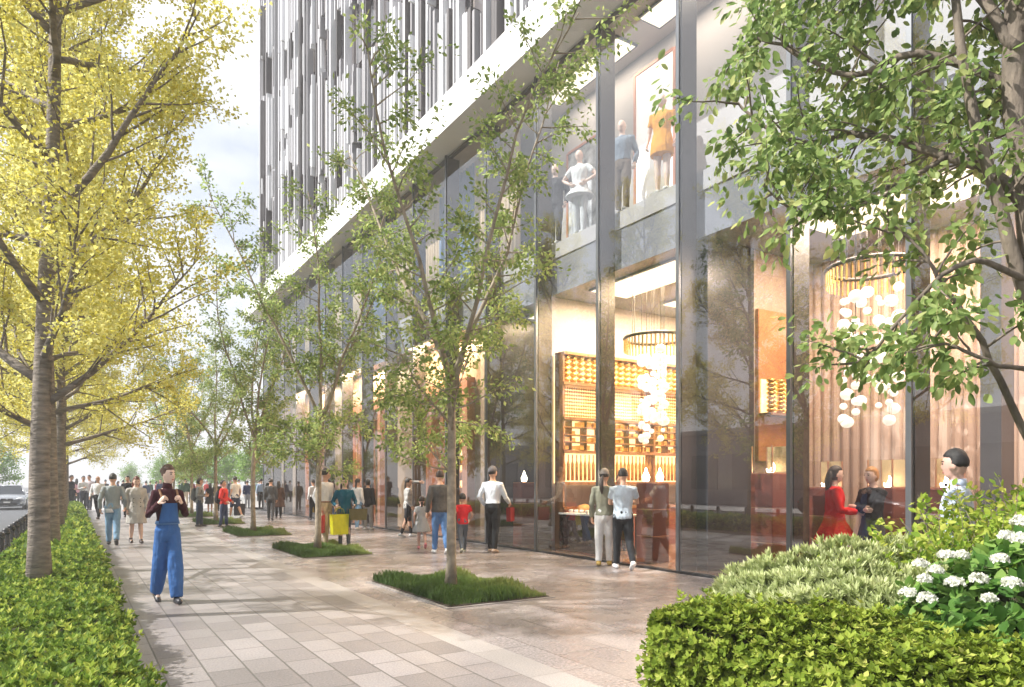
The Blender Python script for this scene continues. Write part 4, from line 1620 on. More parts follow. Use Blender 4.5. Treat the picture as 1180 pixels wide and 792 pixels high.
tc_ = [o for o in bpy.data.objects if o.get('label', '').startswith('woman in pale grey double')][0]
mb = MB()
for s in (-1, 1):
    for k in range(3):
        mb.ell((s * .045 * H, (.088 + .012 * k * 0) * H, (.55 + .06 * k) * H), (.014, .012, .014), 8, 6)
obj('buttons', mb, mat('button_dark', (.05, .045, .04), .4), tc_, True)

# ---- left group
xy, H = feet(113, 598, 548)
t, *_ = person('man in white shirt and black trousers carrying a dark briefcase beside the hedge', xy, H, 200, legs=(20, 5, -18, 18), hands=[(-.15, .0, .50), (.145, .08, .52)], topc=WH, botc=(.022, .02, .024), tophem=.57, hair=None, vox=.017)
h = hnd(t, 'l')
shopping_bag('dark briefcase in the hand of the man in a white shirt', h, .36, .26, .09, (.025, .022, .026), R(80), 'briefcase', 'briefcase', .05)
for (px, py, yt, lb, kw) in (
    (96, 589, 549, 'man in white shirt with dark trousers standing behind the man with the briefcase', dict(topc=WH, botc=(.05, .055, .075), tophem=.57, heading=150, hands=[(-.14, .04, .5), (.06, .11, .66)])),
    (103, 588, 547, 'man in pale pink shirt beside the hedge close to a man in white', dict(topc=(.60, .52, .54), botc=(.04, .045, .06), heading=210, legs=(5, 0, -4, 0))),
    (82, 590, 548, 'person in black suit half hidden behind the yellow tree trunk', dict(topc=(.02, .02, .026), top='jacket', heading=120, hands=[(-.14, .04, .5), (.07, .12, .62)])),
    (147, 596, 549, 'person in black top partly hidden behind the woman in a trench coat', dict(topc=BLACK, heading=190)),
    (230, 607, 552, 'curly haired person in grey checked jacket and dark jeans with a backpack', dict(top='jacket', topc=(.20, .215, .215), botc=(.035, .05, .085), hair='curly', heading=110, hands=[(-.12, .10, .66), (.10, .12, .64)], yaw=0, legs=(3, 0, -3, 2), vox=.015)),
    (258, 608, 554, 'young person in red jacket and navy jeans with a dark backpack', dict(top='jacket', topc=(.60, .045, .04), botc=(.03, .045, .10), heading=120, hands=[(-.10, .12, .55), (.12, .09, .55)], vox=.015, tilt=-18, legs=(6, 2, -5, 4))),
    (271, 597, 549, 'man in white t-shirt and navy shorts walking with a big dark bag', dict(top='tee', topc=WH, bottom='shorts', botc=NAVY, heading=330, shoec=(.6, .6, .6), legs=(16, 5, -14, 14))),
    (242, 591, 557, 'person in black dress standing behind the red jacket', dict(topc=BLACK, top='dress', bottom=None, male=False, hair='long', heading=0)),
    (250, 589, 555, 'person in dark green coat behind the grass bed trees', dict(topc=(.03, .045, .035), top='jacket', heading=0)),
    (285, 586, 554, 'man in navy top and grey trousers far beyond the white shirted walker', dict(topc=(.035, .05, .12), botc=(.25, .26, .28), heading=0)),
    (301, 587, 552, 'man in light blue shirt and black trousers near the tower corner', dict(topc=(.36, .48, .64), heading=0, tophem=.57)),
    (312, 600, 552, 'man in charcoal suit walking away near the tower corner', dict(top='jacket', topc=(.075, .08, .088), botc=(.06, .063, .07), heading=20, legs=(10, 4, -12, 16))),
    (321, 597, 555, 'person in brown coat next to the man in a charcoal suit', dict(top='coat', topc=(.10, .055, .04), heading=10, male=False, hair='long')),
    (361, 599, 553, 'man in white shirt and black trousers with a yellow bag near the far glass', dict(topc=WH, heading=340, tophem=.57, hands=[(-.14, .03, .5), (.145, .05, .52)], legs=(5, 0, -6, 6))),
):
    xy, H = feet(px, py, yt)
    hdg = kw.pop('heading')
    kw.setdefault('vox', .018)
    kw.setdefault('face', abs(hdg) > 90 and hdg < 280)
    t, *_ = person(lb, xy, H, hdg, **kw)
    a = R(hdg)
    fx, fy = math.sin(a), math.cos(a)
    if 'curly' in lb:
        backpack('grey backpack on the curly haired person', xy[0] - fx * .17, xy[1] - fy * .17, .88, hdg, (.11, .12, .12))
    if 'red jacket and navy' in lb:
        backpack('black backpack on the young person in a red jacket', xy[0] - fx * .18, xy[1] - fy * .18, .80, hdg, (.03, .03, .035))
    if 'big dark bag' in lb:
        shopping_bag('big dark square bag carried by the man in a white t-shirt', hnd(t, 'r') + Vector((.05, 0, 0)), .46, .50, .18, (.03, .035, .05), R(30), 'tote_bag', 'bag', .18)
    if 'with a yellow bag' in lb:
        shopping_bag('mustard yellow bag held by the man in a white shirt near the glass', hnd(t, 'r'), .42, .38, .14, (.62, .42, .06), R(-20), 'shopping_bag', 'bag', .10)

# ---- couple with bags by the second tree
xy, H = feet(375, 631, 541)
t, *_ = person('man in white shirt and beige trousers with a brown belt behind the second slim tree', (xy[0], xy[1]), H, 150, legs=(-6, 3, 8, 2), hands=[(-.15, .02, .52), (.14, .03, .52)], topc=WH, botc=(.58, .46, .32), shoec=(.30, .10, .04), tophem=.575, vox=.014, yaw=-60)
obj('belt', MB().loft([(0, 0, .578 * H, .084 * H + .018, .060 * H + .018), (0, 0, .593 * H, .082 * H + .018, .058 * H + .018)], 20), mat('belt_brown', (.20, .06, .03), .4), t, True)
shopping_bag('red shopping bag held by the man in beige trousers', hnd(t, 'r'), .30, .40, .12, (.55, .05, .05), R(60), handle=.10)
xy, H = feet(397, 631, 551)
t, *_ = person('woman in teal top smiling with yellow and olive shopping bags', xy, H, 190, legs=(4, 0, -4, 2), hands=[(-.13, .10, .60), (.13, .10, .60)], male=False, topc=(.01, .10, .16), botc=(.10, .11, .13), hair='long', hairc=(.03, .02, .02), skinc=PALE, vox=.014, fit=.85, tophem=.47, shoec=(.04, .035, .035))
shopping_bag('bright yellow shopping bag hanging from the arm of the woman in teal', hnd(t, 'r') + Vector((.02, -.05, 0)), .42, .46, .14, (.62, .60, .02), R(10), handle=.16)
shopping_bag('olive brown handbag on the arm of the woman in teal', hnd(t, 'l') + Vector((.06, -.08, .06)), .40, .26, .14, (.14, .12, .05), R(-10), 'handbag', 'bag', .10)
xy, H = feet(391, 605, 556)
shopping_bag('large navy bag beside the man in beige trousers', (xy[0], xy[1], .78), .44, .56, .2, (.02, .03, .06), R(20), 'tote_bag', 'bag', .15)
xy, H = feet(412, 611, 552)
t, *_ = person('woman in white top and light blue jeans at the far shop window', xy, H, 60, legs=(6, 3, -6, 6), hands=[(-.12, .10, .62), (.14, .03, .5)], male=False, topc=WH, botc=(.22, .38, .58), shoec=(.65, .65, .65), hair='pony', vox=.016, face=False, fit=.85)
xy, H = feet(424, 611, 553)
person('person in black jacket and grey trousers facing the far shop window', xy, H, 50, legs=(-3, 0, 6, 4), top='jacket', topc=BLACK, botc=(.28, .27, .27), shoec=(.6, .6, .6), hair='bob', vox=.016, face=False, tophem=.45)
# ---- window shoppers
xy, H = feet(470, 619, 551)
person('woman in black and white striped top reaching up beside the girl in a checked dress', xy, H, 100, legs=(10, 3, -12, 8), hands=[(.02, .20, .93), (.14, .03, .52)], male=False, topc=(.55, .55, .55), botc=(.02, .022, .028), shoec=(.65, .65, .65), hair='pony', vox=.014, face=False, fit=.8, tophem=.46)
pt = [o for o in bpy.data.objects if o.get('label', '').startswith('woman in black and white striped')][0]
for o in pt.children:
    if o.name.startswith('shirt'):
        m = bpy.data.materials.new('striped_cloth')
        m.use_nodes = True
        n, l = m.node_tree.nodes, m.node_tree.links
        tc = n.new('ShaderNodeTexCoord')
        wv = n.new('ShaderNodeTexWave')
        wv.bands_direction = 'Z'
        wv.inputs['Scale'].default_value = 9
        wv.inputs['Distortion'].default_value = .6
        l.new(tc.outputs['Object'], wv.inputs['Vector'])
        rp = n.new('ShaderNodeValToRGB')
        rp.color_ramp.interpolation = 'CONSTANT'
        rp.color_ramp.elements[0].color = (.03, .03, .035, 1)
        rp.color_ramp.elements[1].position = .45
        rp.color_ramp.elements[1].color = (.68, .68, .66, 1)
        l.new(wv.outputs['Fac'], rp.inputs['Fac'])
        l.new(rp.outputs['Color'], n['Principled BSDF'].inputs['Base Color'])
        n['Principled BSDF'].inputs['Roughness'].default_value = .8
        o.data.materials[0] = m
xy, H = feet(454, 609, 552)
person('person in black jacket and jeans close to the glass behind the striped top', xy, H, 80, top='jacket', topc=(.02, .02, .022), botc=(.05, .07, .11), vox=.018, face=False, hair='short')
xy, H = feet(486, 633, 569)
person('little girl in grey checked dress and pink tights holding an adult hand', xy, 1.18, 20, legs=(10, 4, -14, 30), hands=[(-.14, .03, .54), (.16, .05, .60)], male=False, child=True, top='dress', topc=(.34, .35, .37), skirt=.34, flare=.11, bottom=None, shoec=(.55, .16, .20), hair='pony', hairc=(.03, .018, .014), skinc=(.58, .36, .30), vox=.012, face=False)
xy, H = feet(507, 638, 543)
person('person in dark grey jacket and blue jeans walking between the girl and the boy', xy, H, 12, legs=(8, 4, -10, 14), hands=[(-.155, .02, .50), (.14, .05, .52)], top='jacket', topc=(.085, .082, .080), botc=(.09, .19, .40), shoec=(.65, .65, .66), hair='short', hairc=(.04, .02, .014), vox=.013, face=False, tophem=.50)
xy, H = feet(533, 637, 569)
person('boy in red t-shirt and grey trousers walking beside the nearest slim tree', xy, 1.26, 15, legs=(-12, 20, 12, 4), hands=[(-.14, .03, .54), (.15, .08, .56)], child=True, top='tee', topc=(.62, .02, .03), botc=(.11, .125, .15), shoec=(.4, .4, .32), vox=.012, face=False)
xy, H = feet(568, 637, 539)
t, up, hd = person('man in grey flat cap, white shirt and black trousers with one hand in his pocket', xy, H, 60, legs=(6, 2, -6, 3), hands=[(-.12, .03, .545), (.12, .18, .58)], topc=(.66, .70, .76), botc=(.018, .02, .023), shoec=(.35, .26, .2), hair='cap', hairc=(.15, .15, .165), vox=.013, tophem=.575, tilt=-10, yaw=10)
obj('beard', MB().ell(Vector((0, .026, .895)) * H, Vector((.037, .036, .026)) * H, 12, 8).xf(hd), hairm((.02, .016, .014)), t, True)
obj('necktie', MB().tube([Vector((0, .062, .825)) * H, Vector((0, .079, .74)) * H, Vector((0, .072, .64)) * H], [.011, .022, .028], 8, sx=1, sy=.3).xf(up), cloth((.13, .18, .34)), t, True)
shopping_bag('dark red bag in the hand of the man in a flat cap', hnd(t, 'r'), .30, .30, .1, (.30, .03, .03), R(40), 'handbag', 'bag', .06)
xy, H = feet(696, 652, 542)
t, up, hd = person('woman in grey cap, olive top and white trousers looking into the lit shop window', xy, H, 42, legs=(-3, 4, 6, 3), hands=[(-.13, .04, .50), (.13, .05, .50)], male=False, topc=(.23, .235, .18), botc=(.74, .74, .74), shoec=(.62, .42, .10), hair='cap', hairc=(.33, .30, .27), vox=.012, tophem=.52, fit=1.05, yaw=15)
obj('ponytail', MB().tube([Vector((0, -.05, .93)) * H, Vector((0, -.085, .88)) * H, Vector((0, -.09, .80)) * H, Vector((0, -.08, .755)) * H], [.014 * H, .022 * H, .022 * H, .008 * H], 10, round_caps=True).xf(hd), hairm((.03, .02, .016)), t, True)
xy, H = feet(718, 656, 540)
person('man in pale blue t-shirt and black trousers with folded arms at the lit shop window', xy, H, 28, legs=(12, 8, -14, 20), hands=[(.02, .14, .66), (.03, .13, .68)], hints=[(-1, -.2, -.5), (1, -.2, -.5)], top='tee', topc=(.52, .61, .70), botc=(.022, .025, .03), shoec=(.70, .70, .72), vox=.012, face=False, tophem=.50)
# ---- man behind the shrubs at right
x, y = pxd(1103, 5.75)
t, up, hd = person('man with black hair in pale blue striped shirt passing behind the flowering bushes', (x, y), 1.79, -12, legs=(12, 4, -12, 12), topc=(.50, .57, .72), botc=(.03, .035, .05), vox=.010, yaw=-8, hair='short', hairc=(.012, .011, .012), skinc=(.58, .36, .27), tophem=.50)
t.scale = (.9, .9, 1)
obj('collar', MB().tube([Vector((0, -.008, .826)) * 1.8, Vector((0, -.004, .862)) * 1.8], [.075, .065], 16).xf(up), cloth((.50, .57, .72)), t, True)
obj('bow_tie', MB().ell(Vector((0, .05, .838)) * 1.8, (.045, .018, .022), 10, 6, lambda d: .45 + .55 * abs(d.x)).xf(up), cloth((.02, .022, .03)), t, True)
# ---- people inside the shops
person('woman in red dress with dark hair talking inside the near shop', (9.35, 6.03), 1.72, 135, z=.02, legs=(2, 0, -2, 0), hands=[(-.13, .04, .50), (.10, .15, .62)], male=False, top='coat', topc=(.62, .012, .012), bottom=None, skirt=.36, flare=.13, hair='long', hairc=(.03, .016, .012), skinc=PALE, vox=.012, shoec=(.3, .02, .02), tophem=.55)
t, *_ = person('blonde woman in black jacket and grey checked skirt with crossed arms inside the near shop', (9.62, 5.62), 1.70, -75, z=.02, hands=[(.05, .12, .67), (-.05, .13, .65)], hints=[(-1, -.2, -.5), (1, -.2, -.5)], male=False, top='jacket', topc=BLACK, bottom='skirt', botc=(.07, .07, .08), skirt=.34, flare=.03, hair='bob', hairc=(.42, .20, .06), skinc=PALE, vox=.012, tophem=.52)
shopping_bag('blue grey handbag held by the woman in a red dress', (9.2, 5.86, .80), .30, .22, .1, (.12, .14, .24), R(60), 'handbag', 'bag', .12)
person('shop assistant in mauve cardigan behind the display table', (10.45, 12.0), 1.66, 195, z=.02, hands=[(-.10, .13, .60), (.10, .13, .60)], male=False, top='jacket', topc=(.22, .14, .15), botc=(.03, .02, .02), hair='bob', hairc=(.10, .05, .03), skinc=PALE, vox=.014)
person('child in orange brown top at the display table', (10.15, 11.55), 1.12, 20, z=.02, hands=[(-.10, .16, .62), (.10, .16, .62)], child=True, top='shirt', topc=(.40, .10, .04), botc=(.10, .03, .02), hair='short', hairc=(.04, .02, .014), vox=.014, face=False)
# ---- mannequins upstairs
MW = (.78, .77, .75)
ZM = 6.90
for (px, X, lb, kw) in (
    (640, 9.3, 'headless looking mannequin in a dark suit in the upper window, leftmost of the dressed ones', dict(top='jacket', topc=(.05, .05, .055), botc=(.05, .05, .055))),
    (717, 9.3, 'white mannequin in grey blue shirt and brown trousers in the upper window', dict(top='shirt', topc=(.22, .26, .32), botc=(.17, .13, .10), tophem=.56)),
    (763, 9.3, 'white mannequin in a yellow orange dress in the upper window', dict(top='dress', topc=(.80, .34, .02), bottom=None, male=False, skirt=.38, flare=.02)),
    (668, 9.35, 'all white mannequin with hands on hips in the upper window', dict(top='dress', topc=(.74, .74, .74), bottom='trousers', botc=(.62, .62, .62), male=False, skirt=.45, hands=[(-.105, .06, .60), (.105, .06, .60)], hints=[(-1, -.3, 0), (1, -.3, 0)])),
):
    kw.setdefault('hands', [(-.15, .02, .51), (.15, .02, .51)])
    yv = pxX(px, X)
    if lb.startswith('headless'):
        lb = lb.replace('headless looking', 'white headed')
    t, *_ = person(lb, (X, yv), 1.86, 240, z=ZM, skinc=MW, hair=None, face=False, shoec=MW, vox=.014, name='mannequin', cat='mannequin', legs=(3, 2, -3, 2), **kw)
    obj('base', MB().loft([(0, 0, 6.79 - ZM, .24, .24), (0, 0, -.006, .24, .24)], 24), m_pale_wall, t)

# ---- the far crowd
rgc = random.Random(17)
TOPS = [('white', WH), ('black', BLACK), ('navy', NAVY), ('grey', (.24, .25, .26)), ('sky blue', (.34, .46, .62)), ('beige', (.50, .42, .32)), ('red', (.5, .04, .04)), ('dark green', (.03, .07, .04)), ('maroon', (.16, .02, .03)), ('pink', (.55, .3, .33))]
BOTS = [('black', BLACK), ('jeans', JEAN), ('grey', (.2, .2, .21)), ('beige', (.45, .37, .27)), ('navy', NAVY)]
spots = [(88, 44), (120, 52), (137, 58), (143, 48), (168, 46), (172, 62), (178, 55), (184, 47), (206, 58), (212, 44), (216, 66), (222, 52), (238, 60), (247, 70), (255, 52), (264, 62), (276, 56), (281, 70), (292, 64), (297, 56), (160, 74), (196, 72), (227, 76), (129, 70), (110, 64), (305, 66), (270, 78), (151, 60)]
combo = []
for a in TOPS:
    for b in BOTS:
        combo.append((a, b))
rgc.shuffle(combo)
for k, (px, d) in enumerate(spots):
    (tn, tcx), (bn, bc) = combo[k]
    x, y = pxd(px + rgc.uniform(-2, 2), d)
    male = rgc.random() < .55
    person('distant walker in %s top and %s on the plaza' % (tn, 'jeans' if bn == 'jeans' else bn + ' trousers'), (x, y), rgc.uniform(1.60, 1.82), rgc.choice([0, 15, 180, 170, 90, 270, 340]),
           legs=(rgc.uniform(5, 18), 4, -rgc.uniform(5, 18), 12), topc=tcx, botc=bc, male=male, hair='short' if male else rgc.choice(['long', 'bob']), vox=.03, face=False, group='walkers in the far crowd')
# ================================================================== SHOP CONTENTS
def lamp_mat(name, col, e):
    return mat(name, col, .4, var=.02, emit=e, ecol=col)


m_glow = lamp_mat('warm_glow', (1.0, .72, .34), 3.0)
m_glow_s = lamp_mat('lit_shelf', (1.0, .64, .27), 1.7)
m_bulb = lamp_mat('lit_bulb', (1.0, .86, .62), 8.0)
m_gold = mat('gold_bowl', (.72, .44, .14), .32, metal=.55, var=.2, scale=12)
m_wood = mat('shelf_wood', (.26, .12, .05), .4, var=.25, scale=5)
m_bead = mat('orange_bead', (.62, .34, .14), .35, var=.2, scale=9)
m_bead_w = mat('white_bead', (.78, .70, .58), .3, var=.08, scale=9)
m_leather = mat('red_brown_leather', (.20, .055, .035), .28, var=.18, scale=3, bump=.1, bscale=90)
m_seam = mat('copper_seam', (.70, .38, .24), .3, metal=.6)
m_case = glass_mat('case_glass', 1.45, (.97, .96, .93))
m_ballg = mat('chandelier_glass', (.86, .84, .80), .06, var=.05, emit=.55, ecol=(1, .88, .70), spec=1.0)

# shelf wall of the lit shop
sw = thing('display_shelving', 'golden backlit shelf wall with bowl stacks and beaded screen in the lit shop', 'shelving', (11, 12.6, .02))
S0 = Vector((11, 12.6, .02))


def spart(name, mb, m, smooth=False):
    return obj(name, mb.xf(lambda p: p - S0), m, sw, smooth)


spart('light_panel', MB().box(9.06, 13.7, 12.56, 12.60, 1.5, 4.35), m_glow_s)
for z in (.95, 1.5, 2.2, 2.93, 3.7, 4.36):
    spart('shelf', MB().box(9.05, 13.72, 12.2, 12.555, z - .03, z + .03), m_wood)
for x in (9.05, 10.4, 11.75, 13.1):
    mb = MB()
    for a, b in ((.05, .919), (.981, 1.469), (1.531, 2.169), (2.231, 2.899), (2.961, 3.669), (3.731, 4.329)):
        mb.box(x, x + .05, 12.25, 12.55, a, b)
    spart('upright', mb, m_wood)
x = 9.22
k = 0
while x < 12.9:
    mb = MB()
    if abs(x - 10.42) > .1 and abs(x - 11.77) > .1:
        for j in range(5):
            mb.ell((x, 12.36, 3.80 + .118 * j), (.085, .085, .062), 12, 7)
        spart('bowl_stack', mb, m_gold, True)
    x += .196
mb, mbw = MB(), MB()
for i in range(58):
    x = 9.14 + i * .066
    for j in range(9):
        (mbw if 1.45 < x - 9.14 < 2.0 else mb).ell((x, 12.38, 3.02 + .074 * j), (.030, .030, .034), 6, 5)
spart('bead_screen', mb, m_bead, True)
spart('bead_screen', mbw, m_bead_w, True)
mb = MB()
for i in range(10):
    x = 9.32 + i * .42
    mb.box(x, x + .02, 12.30, 12.54, 2.235, 2.895)
for z in (2.40, 2.56, 2.73):
    mb.box(9.11, 13.7, 12.26, 12.53, z, z + .025)
spart('cubby_grid', mb, m_wood)
for r_, z in enumerate((2.25, 2.43, 2.59, 2.76)):
    mb = MB()
    for i in range(22):
        x = 9.16 + i * .20
        if rng.random() < .75:
            mb.box(x, x + rng.uniform(.08, .15), 12.32, 12.5, z, z + rng.uniform(.07, .12))
    spart('boxed_goods', mb, m_gold)
for i in range(34):
    x = 9.16 + i * .118
    mb = MB().tube([(x, 12.36, 1.56), (x, 12.36, 1.92), (x, 12.36, 2.0), (x, 12.36, 2.14)], [.035, .038, .014, .012], 8)
    spart('bottle', mb, m_gold, True)
spart('cabinet', MB().bbox(9.06, 13.7, 12.22, 12.56, .0, .915, .01), m_leather)

# second golden shelf on the return wall of the near shop
sw2 = thing('niche_shelving', 'orange niche with four golden bead columns above a glowing lamp', 'shelving', (10.75, 8.1, 0))
n0 = Vector((10.75, 8.1, 0))
obj('panel', MB().box(10.25, 11.35, 8.06, 8.13, 1.9, 4.6).xf(lambda p: p - n0), mat('orange_panel', (.50, .21, .09), .5, var=.2, scale=2), sw2)
obj('light_panel', MB().box(10.3, 11.3, 8.035, 8.055, 2.75, 3.35).xf(lambda p: p - n0), m_glow_s, sw2)
for k in range(4):
    mb = MB()
    for j in range(8):
        mb.ell((10.42 + k * .25, 7.93, 2.80 + j * .075), (.085, .085, .042), 12, 6)
    obj('bead_column', mb.xf(lambda p: p - n0), m_gold, sw2, True)
obj('shelf', MB().box(10.25, 11.35, 7.8, 8.05, 2.70, 2.745).xf(lambda p: p - n0), m_wood, sw2)


def plinth(label, x, y, n, s, hgt, group='stacked red-brown plinths'):
    t = thing('display_plinth', label, 'plinth', (x, y, .02), 0, group)
    for k in range(n):
        obj('box', MB().bbox(-s / 2, s / 2, -s / 2, s / 2, k * hgt + .004, (k + 1) * hgt - .012, .015), m_leather, t)
        obj('seam', MB().box(-s / 2 + .01, s / 2 - .01, -s / 2 + .01, s / 2 - .01, (k + 1) * hgt - .011, (k + 1) * hgt + .003), m_seam, t)
    return t


def vitrine(label, x, y, z, s, h):
    t = thing('glass_case', label, 'display case', (x, y, z))
    mb = MB()
    for a, b in ((-1, -1), (1, -1), (1, 1), (-1, 1)):
        mb.box(a * s / 2 - .01, a * s / 2 + .01, b * s / 2 - .01, b * s / 2 + .01, 0, h)
    obj('frame', mb, m_seam, t)
    obj('back_panel', MB().box(s / 2 - .011, s / 2 - .004, -s / 2 + .012, s / 2 - .012, .004, h), mat('case_glow_tone', (.72, .52, .30), .5, var=.1, scale=4), t)  # added panel, the lit case's warm glow put into its colour
    obj('glass', MB().box(-s / 2 + .012, s / 2 - .015, -s / 2 + .012, s / 2 - .012, .004, h), m_case, t)
    return t


def ornament(label, x, y, z, kind=0):
    t = thing('glowing_ornament', label, 'lamp', (x, y, z))
    mb = MB()
    if kind == 0:
        pts = [(.09 * math.cos(a), 0, .10 + .09 * math.sin(a)) for a in [R(v) for v in range(-150, 60, 15)]]
        mb.tube(pts, [.008 + .03 * math.sin(math.pi * i / (len(pts) - 1)) for i in range(len(pts))], 8)
    else:
        mb.loft([(0, 0, .02, .06, .06), (0, 0, .10, .075, .075), (0, 0, .2, .03, .03), (0, 0, .27, .012, .012)], 12)
    obj('shade', mb, m_bulb, t, True)
    obj('foot', MB().loft([(0, 0, 0, .05, .05), (0, 0, .02, .04, .04)], 12), m_seam, t)
    return t


def at_px(px, X):
    return X, pxX(px, X)


x, y = at_px(752, 9.25)
plinth('glossy three-box plinth right of the couple at the lit window', x, y, 3, .44, .50)
ornament('small cone lamp on the glossy plinth near the couple, left of the pair', x - .12, y + .05, 1.525, 1)
ornament('small cone lamp on the glossy plinth near the couple, right of the pair', x + .11, y - .08, 1.525, 1)
x, y = at_px(604, 9.25)
plinth('three-box plinth in front of the dark wall behind the man in a flat cap', x, y, 3, .40, .50)
ornament('cone lamp on the plinth behind the man in a flat cap', x, y, 1.525, 1)
x, y = at_px(887, 9.4)
plinth('tall plinth under the orange niche left of the women', x, y, 3, .42, .55)
vitrine('glass case with a crescent lamp on the tall plinth under the niche', x, y, 1.675, .38, .42)
ornament('crescent lamp inside the case under the orange niche', x, y, 1.68, 0)
for px, X, a, b in ((950, 10.6, 'plinth directly behind the woman in a red dress', 'left'), (1022, 10.6, 'plinth right of the blonde woman in black', 'right'), (1087, 10.6, 'plinth behind the man with black hair', 'far right')):
    x, y = at_px(px, X)
    plinth(a, x, y, 3, .42, .475)
    w = a.split('plinth ')[1]
    vitrine('glass case on the plinth ' + w, x, y, 1.45, .38, .42)
    ornament('crescent lamp in the case ' + w, x, y, 1.455, 0)

# display table in the lit window
t = thing('display_table', 'black table with a white top in the lit shop window', 'table', (9.45, 11.55, .02))
obj('top', MB().bbox(-.42, .42, -.85, .85, .80, .84, .01), mat('table_top', (.70, .66, .60), .3), t)
obj('front_panel', MB().box(-.40, -.385, -.83, .83, .02, .795), mat('dark_gloss', (.035, .02, .018), .12, var=.2), t)
for a in (-.37, .36):
    for b in (-.8, .8):
        obj('leg', MB().box(a, a + .05, b - .025, b + .025, 0, .798), m_dark_alu, t)
m_cup = mat('white_china', (.80, .79, .76), .2)
for k in range(9):
    yy = 10.80 + k * .185
    c = thing('cup', 'small white cup in the front row on the black display table', 'cup', (9.16, yy, .862), 0, 'white cups along the display table')
    obj('bowl', MB().loft([(0, 0, 0, .025, .025), (0, 0, .03, .04, .04), (0, 0, .07, .045, .045)], 14), m_cup, c, True)
    obj('handle', MB().tube([(-.04, 0, .055), (-.065, 0, .045), (-.062, 0, .025), (-.036, 0, .018)], .006, 6), m_cup, c, True)
for k, (yy, cl, lb) in enumerate(((11.0, (.75, .62, .40), 'cream folded scarf heap on the display table, near end'), (11.55, (.06, .035, .03), 'dark leather pouch in the middle of the display table'), (12.05, (.55, .28, .10), 'orange brown scarf heap on the display table, far end'))):
    o = obj('scarf' if k != 1 else 'pouch', MB().ell((0, 0, .07), (.17, .2, .10), 16, 9, lambda d: 1 + .18 * math.sin(d.x * 9 + k) * math.cos(d.y * 8)), cloth(cl), None, True)
    o.location = (9.5, yy, .862)
    tag(o, lb, 'scarf' if k != 1 else 'pouch')


def chandelier(label, x, y, z0, z1, rr, nb, seed, ring_r):
    rg = random.Random(seed)
    t = thing('ball_chandelier', label, 'chandelier', (x, y, z0))
    h = z1 - z0
    mb = MB()
    pts = [(ring_r * math.cos(2 * math.pi * k / 40), ring_r * math.sin(2 * math.pi * k / 40), h + .35) for k in range(41)]
    mb.tube(pts, .035, 6)
    obj('ring', mb, m_bronze, t, True)
    mb = MB()
    for k in range(46):
        a = 2 * math.pi * k / 46
        mb.tube([(ring_r * math.cos(a), ring_r * math.sin(a), h + .32), (ring_r * math.cos(a), ring_r * math.sin(a), h + .08)], .016, 5)
    obj('fringe', mb, m_gold, t)
    cords = MB()
    for k in range(4):
        a = math.pi / 2 * k
        cords.tube([(ring_r * math.cos(a), ring_r * math.sin(a), h + .36), (ring_r * math.cos(a), ring_r * math.sin(a), 5.66 - z0)], .008, 5)
    k = 0
    strand = 0
    while k < nb:
        a, q = rg.uniform(0, 6.28), rr * math.sqrt(rg.random())
        px_, py_ = q * math.cos(a), q * math.sin(a)
        zz = h * rg.uniform(0, .35)
        cords.tube([(px_, py_, zz), (px_, py_, 5.66 - z0)], .004, 4)
        while zz < h and k < nb:
            r_ = rg.uniform(.045, .105)
            obj('glass_ball', MB().ell((px_, py_, zz + r_), (r_, r_, r_ * .92), 12, 8), m_ballg, t, True)
            zz += 2 * r_ + rg.uniform(.03, .3)
            k += 1
    obj('cords', cords, m_dark_alu, t)
    return t


x, y = at_px(755, 10.0)
chandelier('cascading glass ball chandelier over the plinth in the golden shop', x, y, 2.15, 4.1, .36, 78, 3, .62)
x, y = at_px(1003, 10.3)
chandelier('cascading clear glass ball chandelier above the two talking women', x, y, 2.35, 4.45, .50, 72, 8, .62)

# golden display walls inside the far copper portals
for k, (a, b) in enumerate(((16.9, 20.4), (23.3, 26.9), (29.9, 33.0))):
    t = thing('lit_display_wall', 'golden lit display wall inside the %s copper portal' % ('nearest', 'middle', 'farthest')[k], 'shelving', (10.6, (a + b) / 2, 0))
    L = (b - a) / 2 - .2
    obj('light_panel', MB().box(.15, .2, -L, L, .1, 3.9), m_glow_s, t)
    for z in (.6, 1.1, 1.6, 2.1, 2.6, 3.1, 3.6):
        obj('shelf', MB().box(-.1, .145, -L, L, z - .02, z + .02), m_wood, t)
    for z in (.62, 1.12, 1.62, 2.12, 2.62, 3.12):
        mb = MB()
        yy = -L + .1
        while yy < L - .1:
            w = rng.uniform(.08, .2)
            if rng.random() < .8:
                mb.box(-.06, .06, yy, yy + w, z + .002, z + rng.uniform(.12, .38))
            yy += w + rng.uniform(.04, .12)
        obj('boxed_goods', mb, m_gold, t)

# upper window backdrops
for k, (p0, p1, z1, lb) in enumerate(((733, 776, 10.0, 'tall white lit backdrop in a thin frame behind the yellow dress'), (655, 690, 9.3, 'white backdrop with dark blotches behind the all white mannequin'))):
    y0, y1 = pxX(p1, 9.9), pxX(p0, 9.9)
    t = thing('backdrop_panel', lb, 'backdrop', (9.9, (y0 + y1) / 2, 6.79))
    L = (y1 - y0) / 2
    if k == 0:
        obj('panel', MB().box(0, .05, -L, L, .04, z1 - 6.83), lamp_mat('lightbox_white', (.95, .9, .86), .22), t)
    else:
        m = mat('blotch_print', (.45, .45, .46), .5, var=.95, scale=3.2)
        obj('panel', MB().box(0, .05, -L, L, .04, z1 - 6.83), m, t)
    mb = MB()
    mb.box(-.02, .07, -L - .06, -L - .002, 0, z1 - 6.79)
    mb.box(-.02, .07, L + .002, L + .06, 0, z1 - 6.79)
    mb.box(-.02, .07, -L, L, z1 - 6.828, z1 - 6.77)
    obj('frame', mb, m_copper, t)


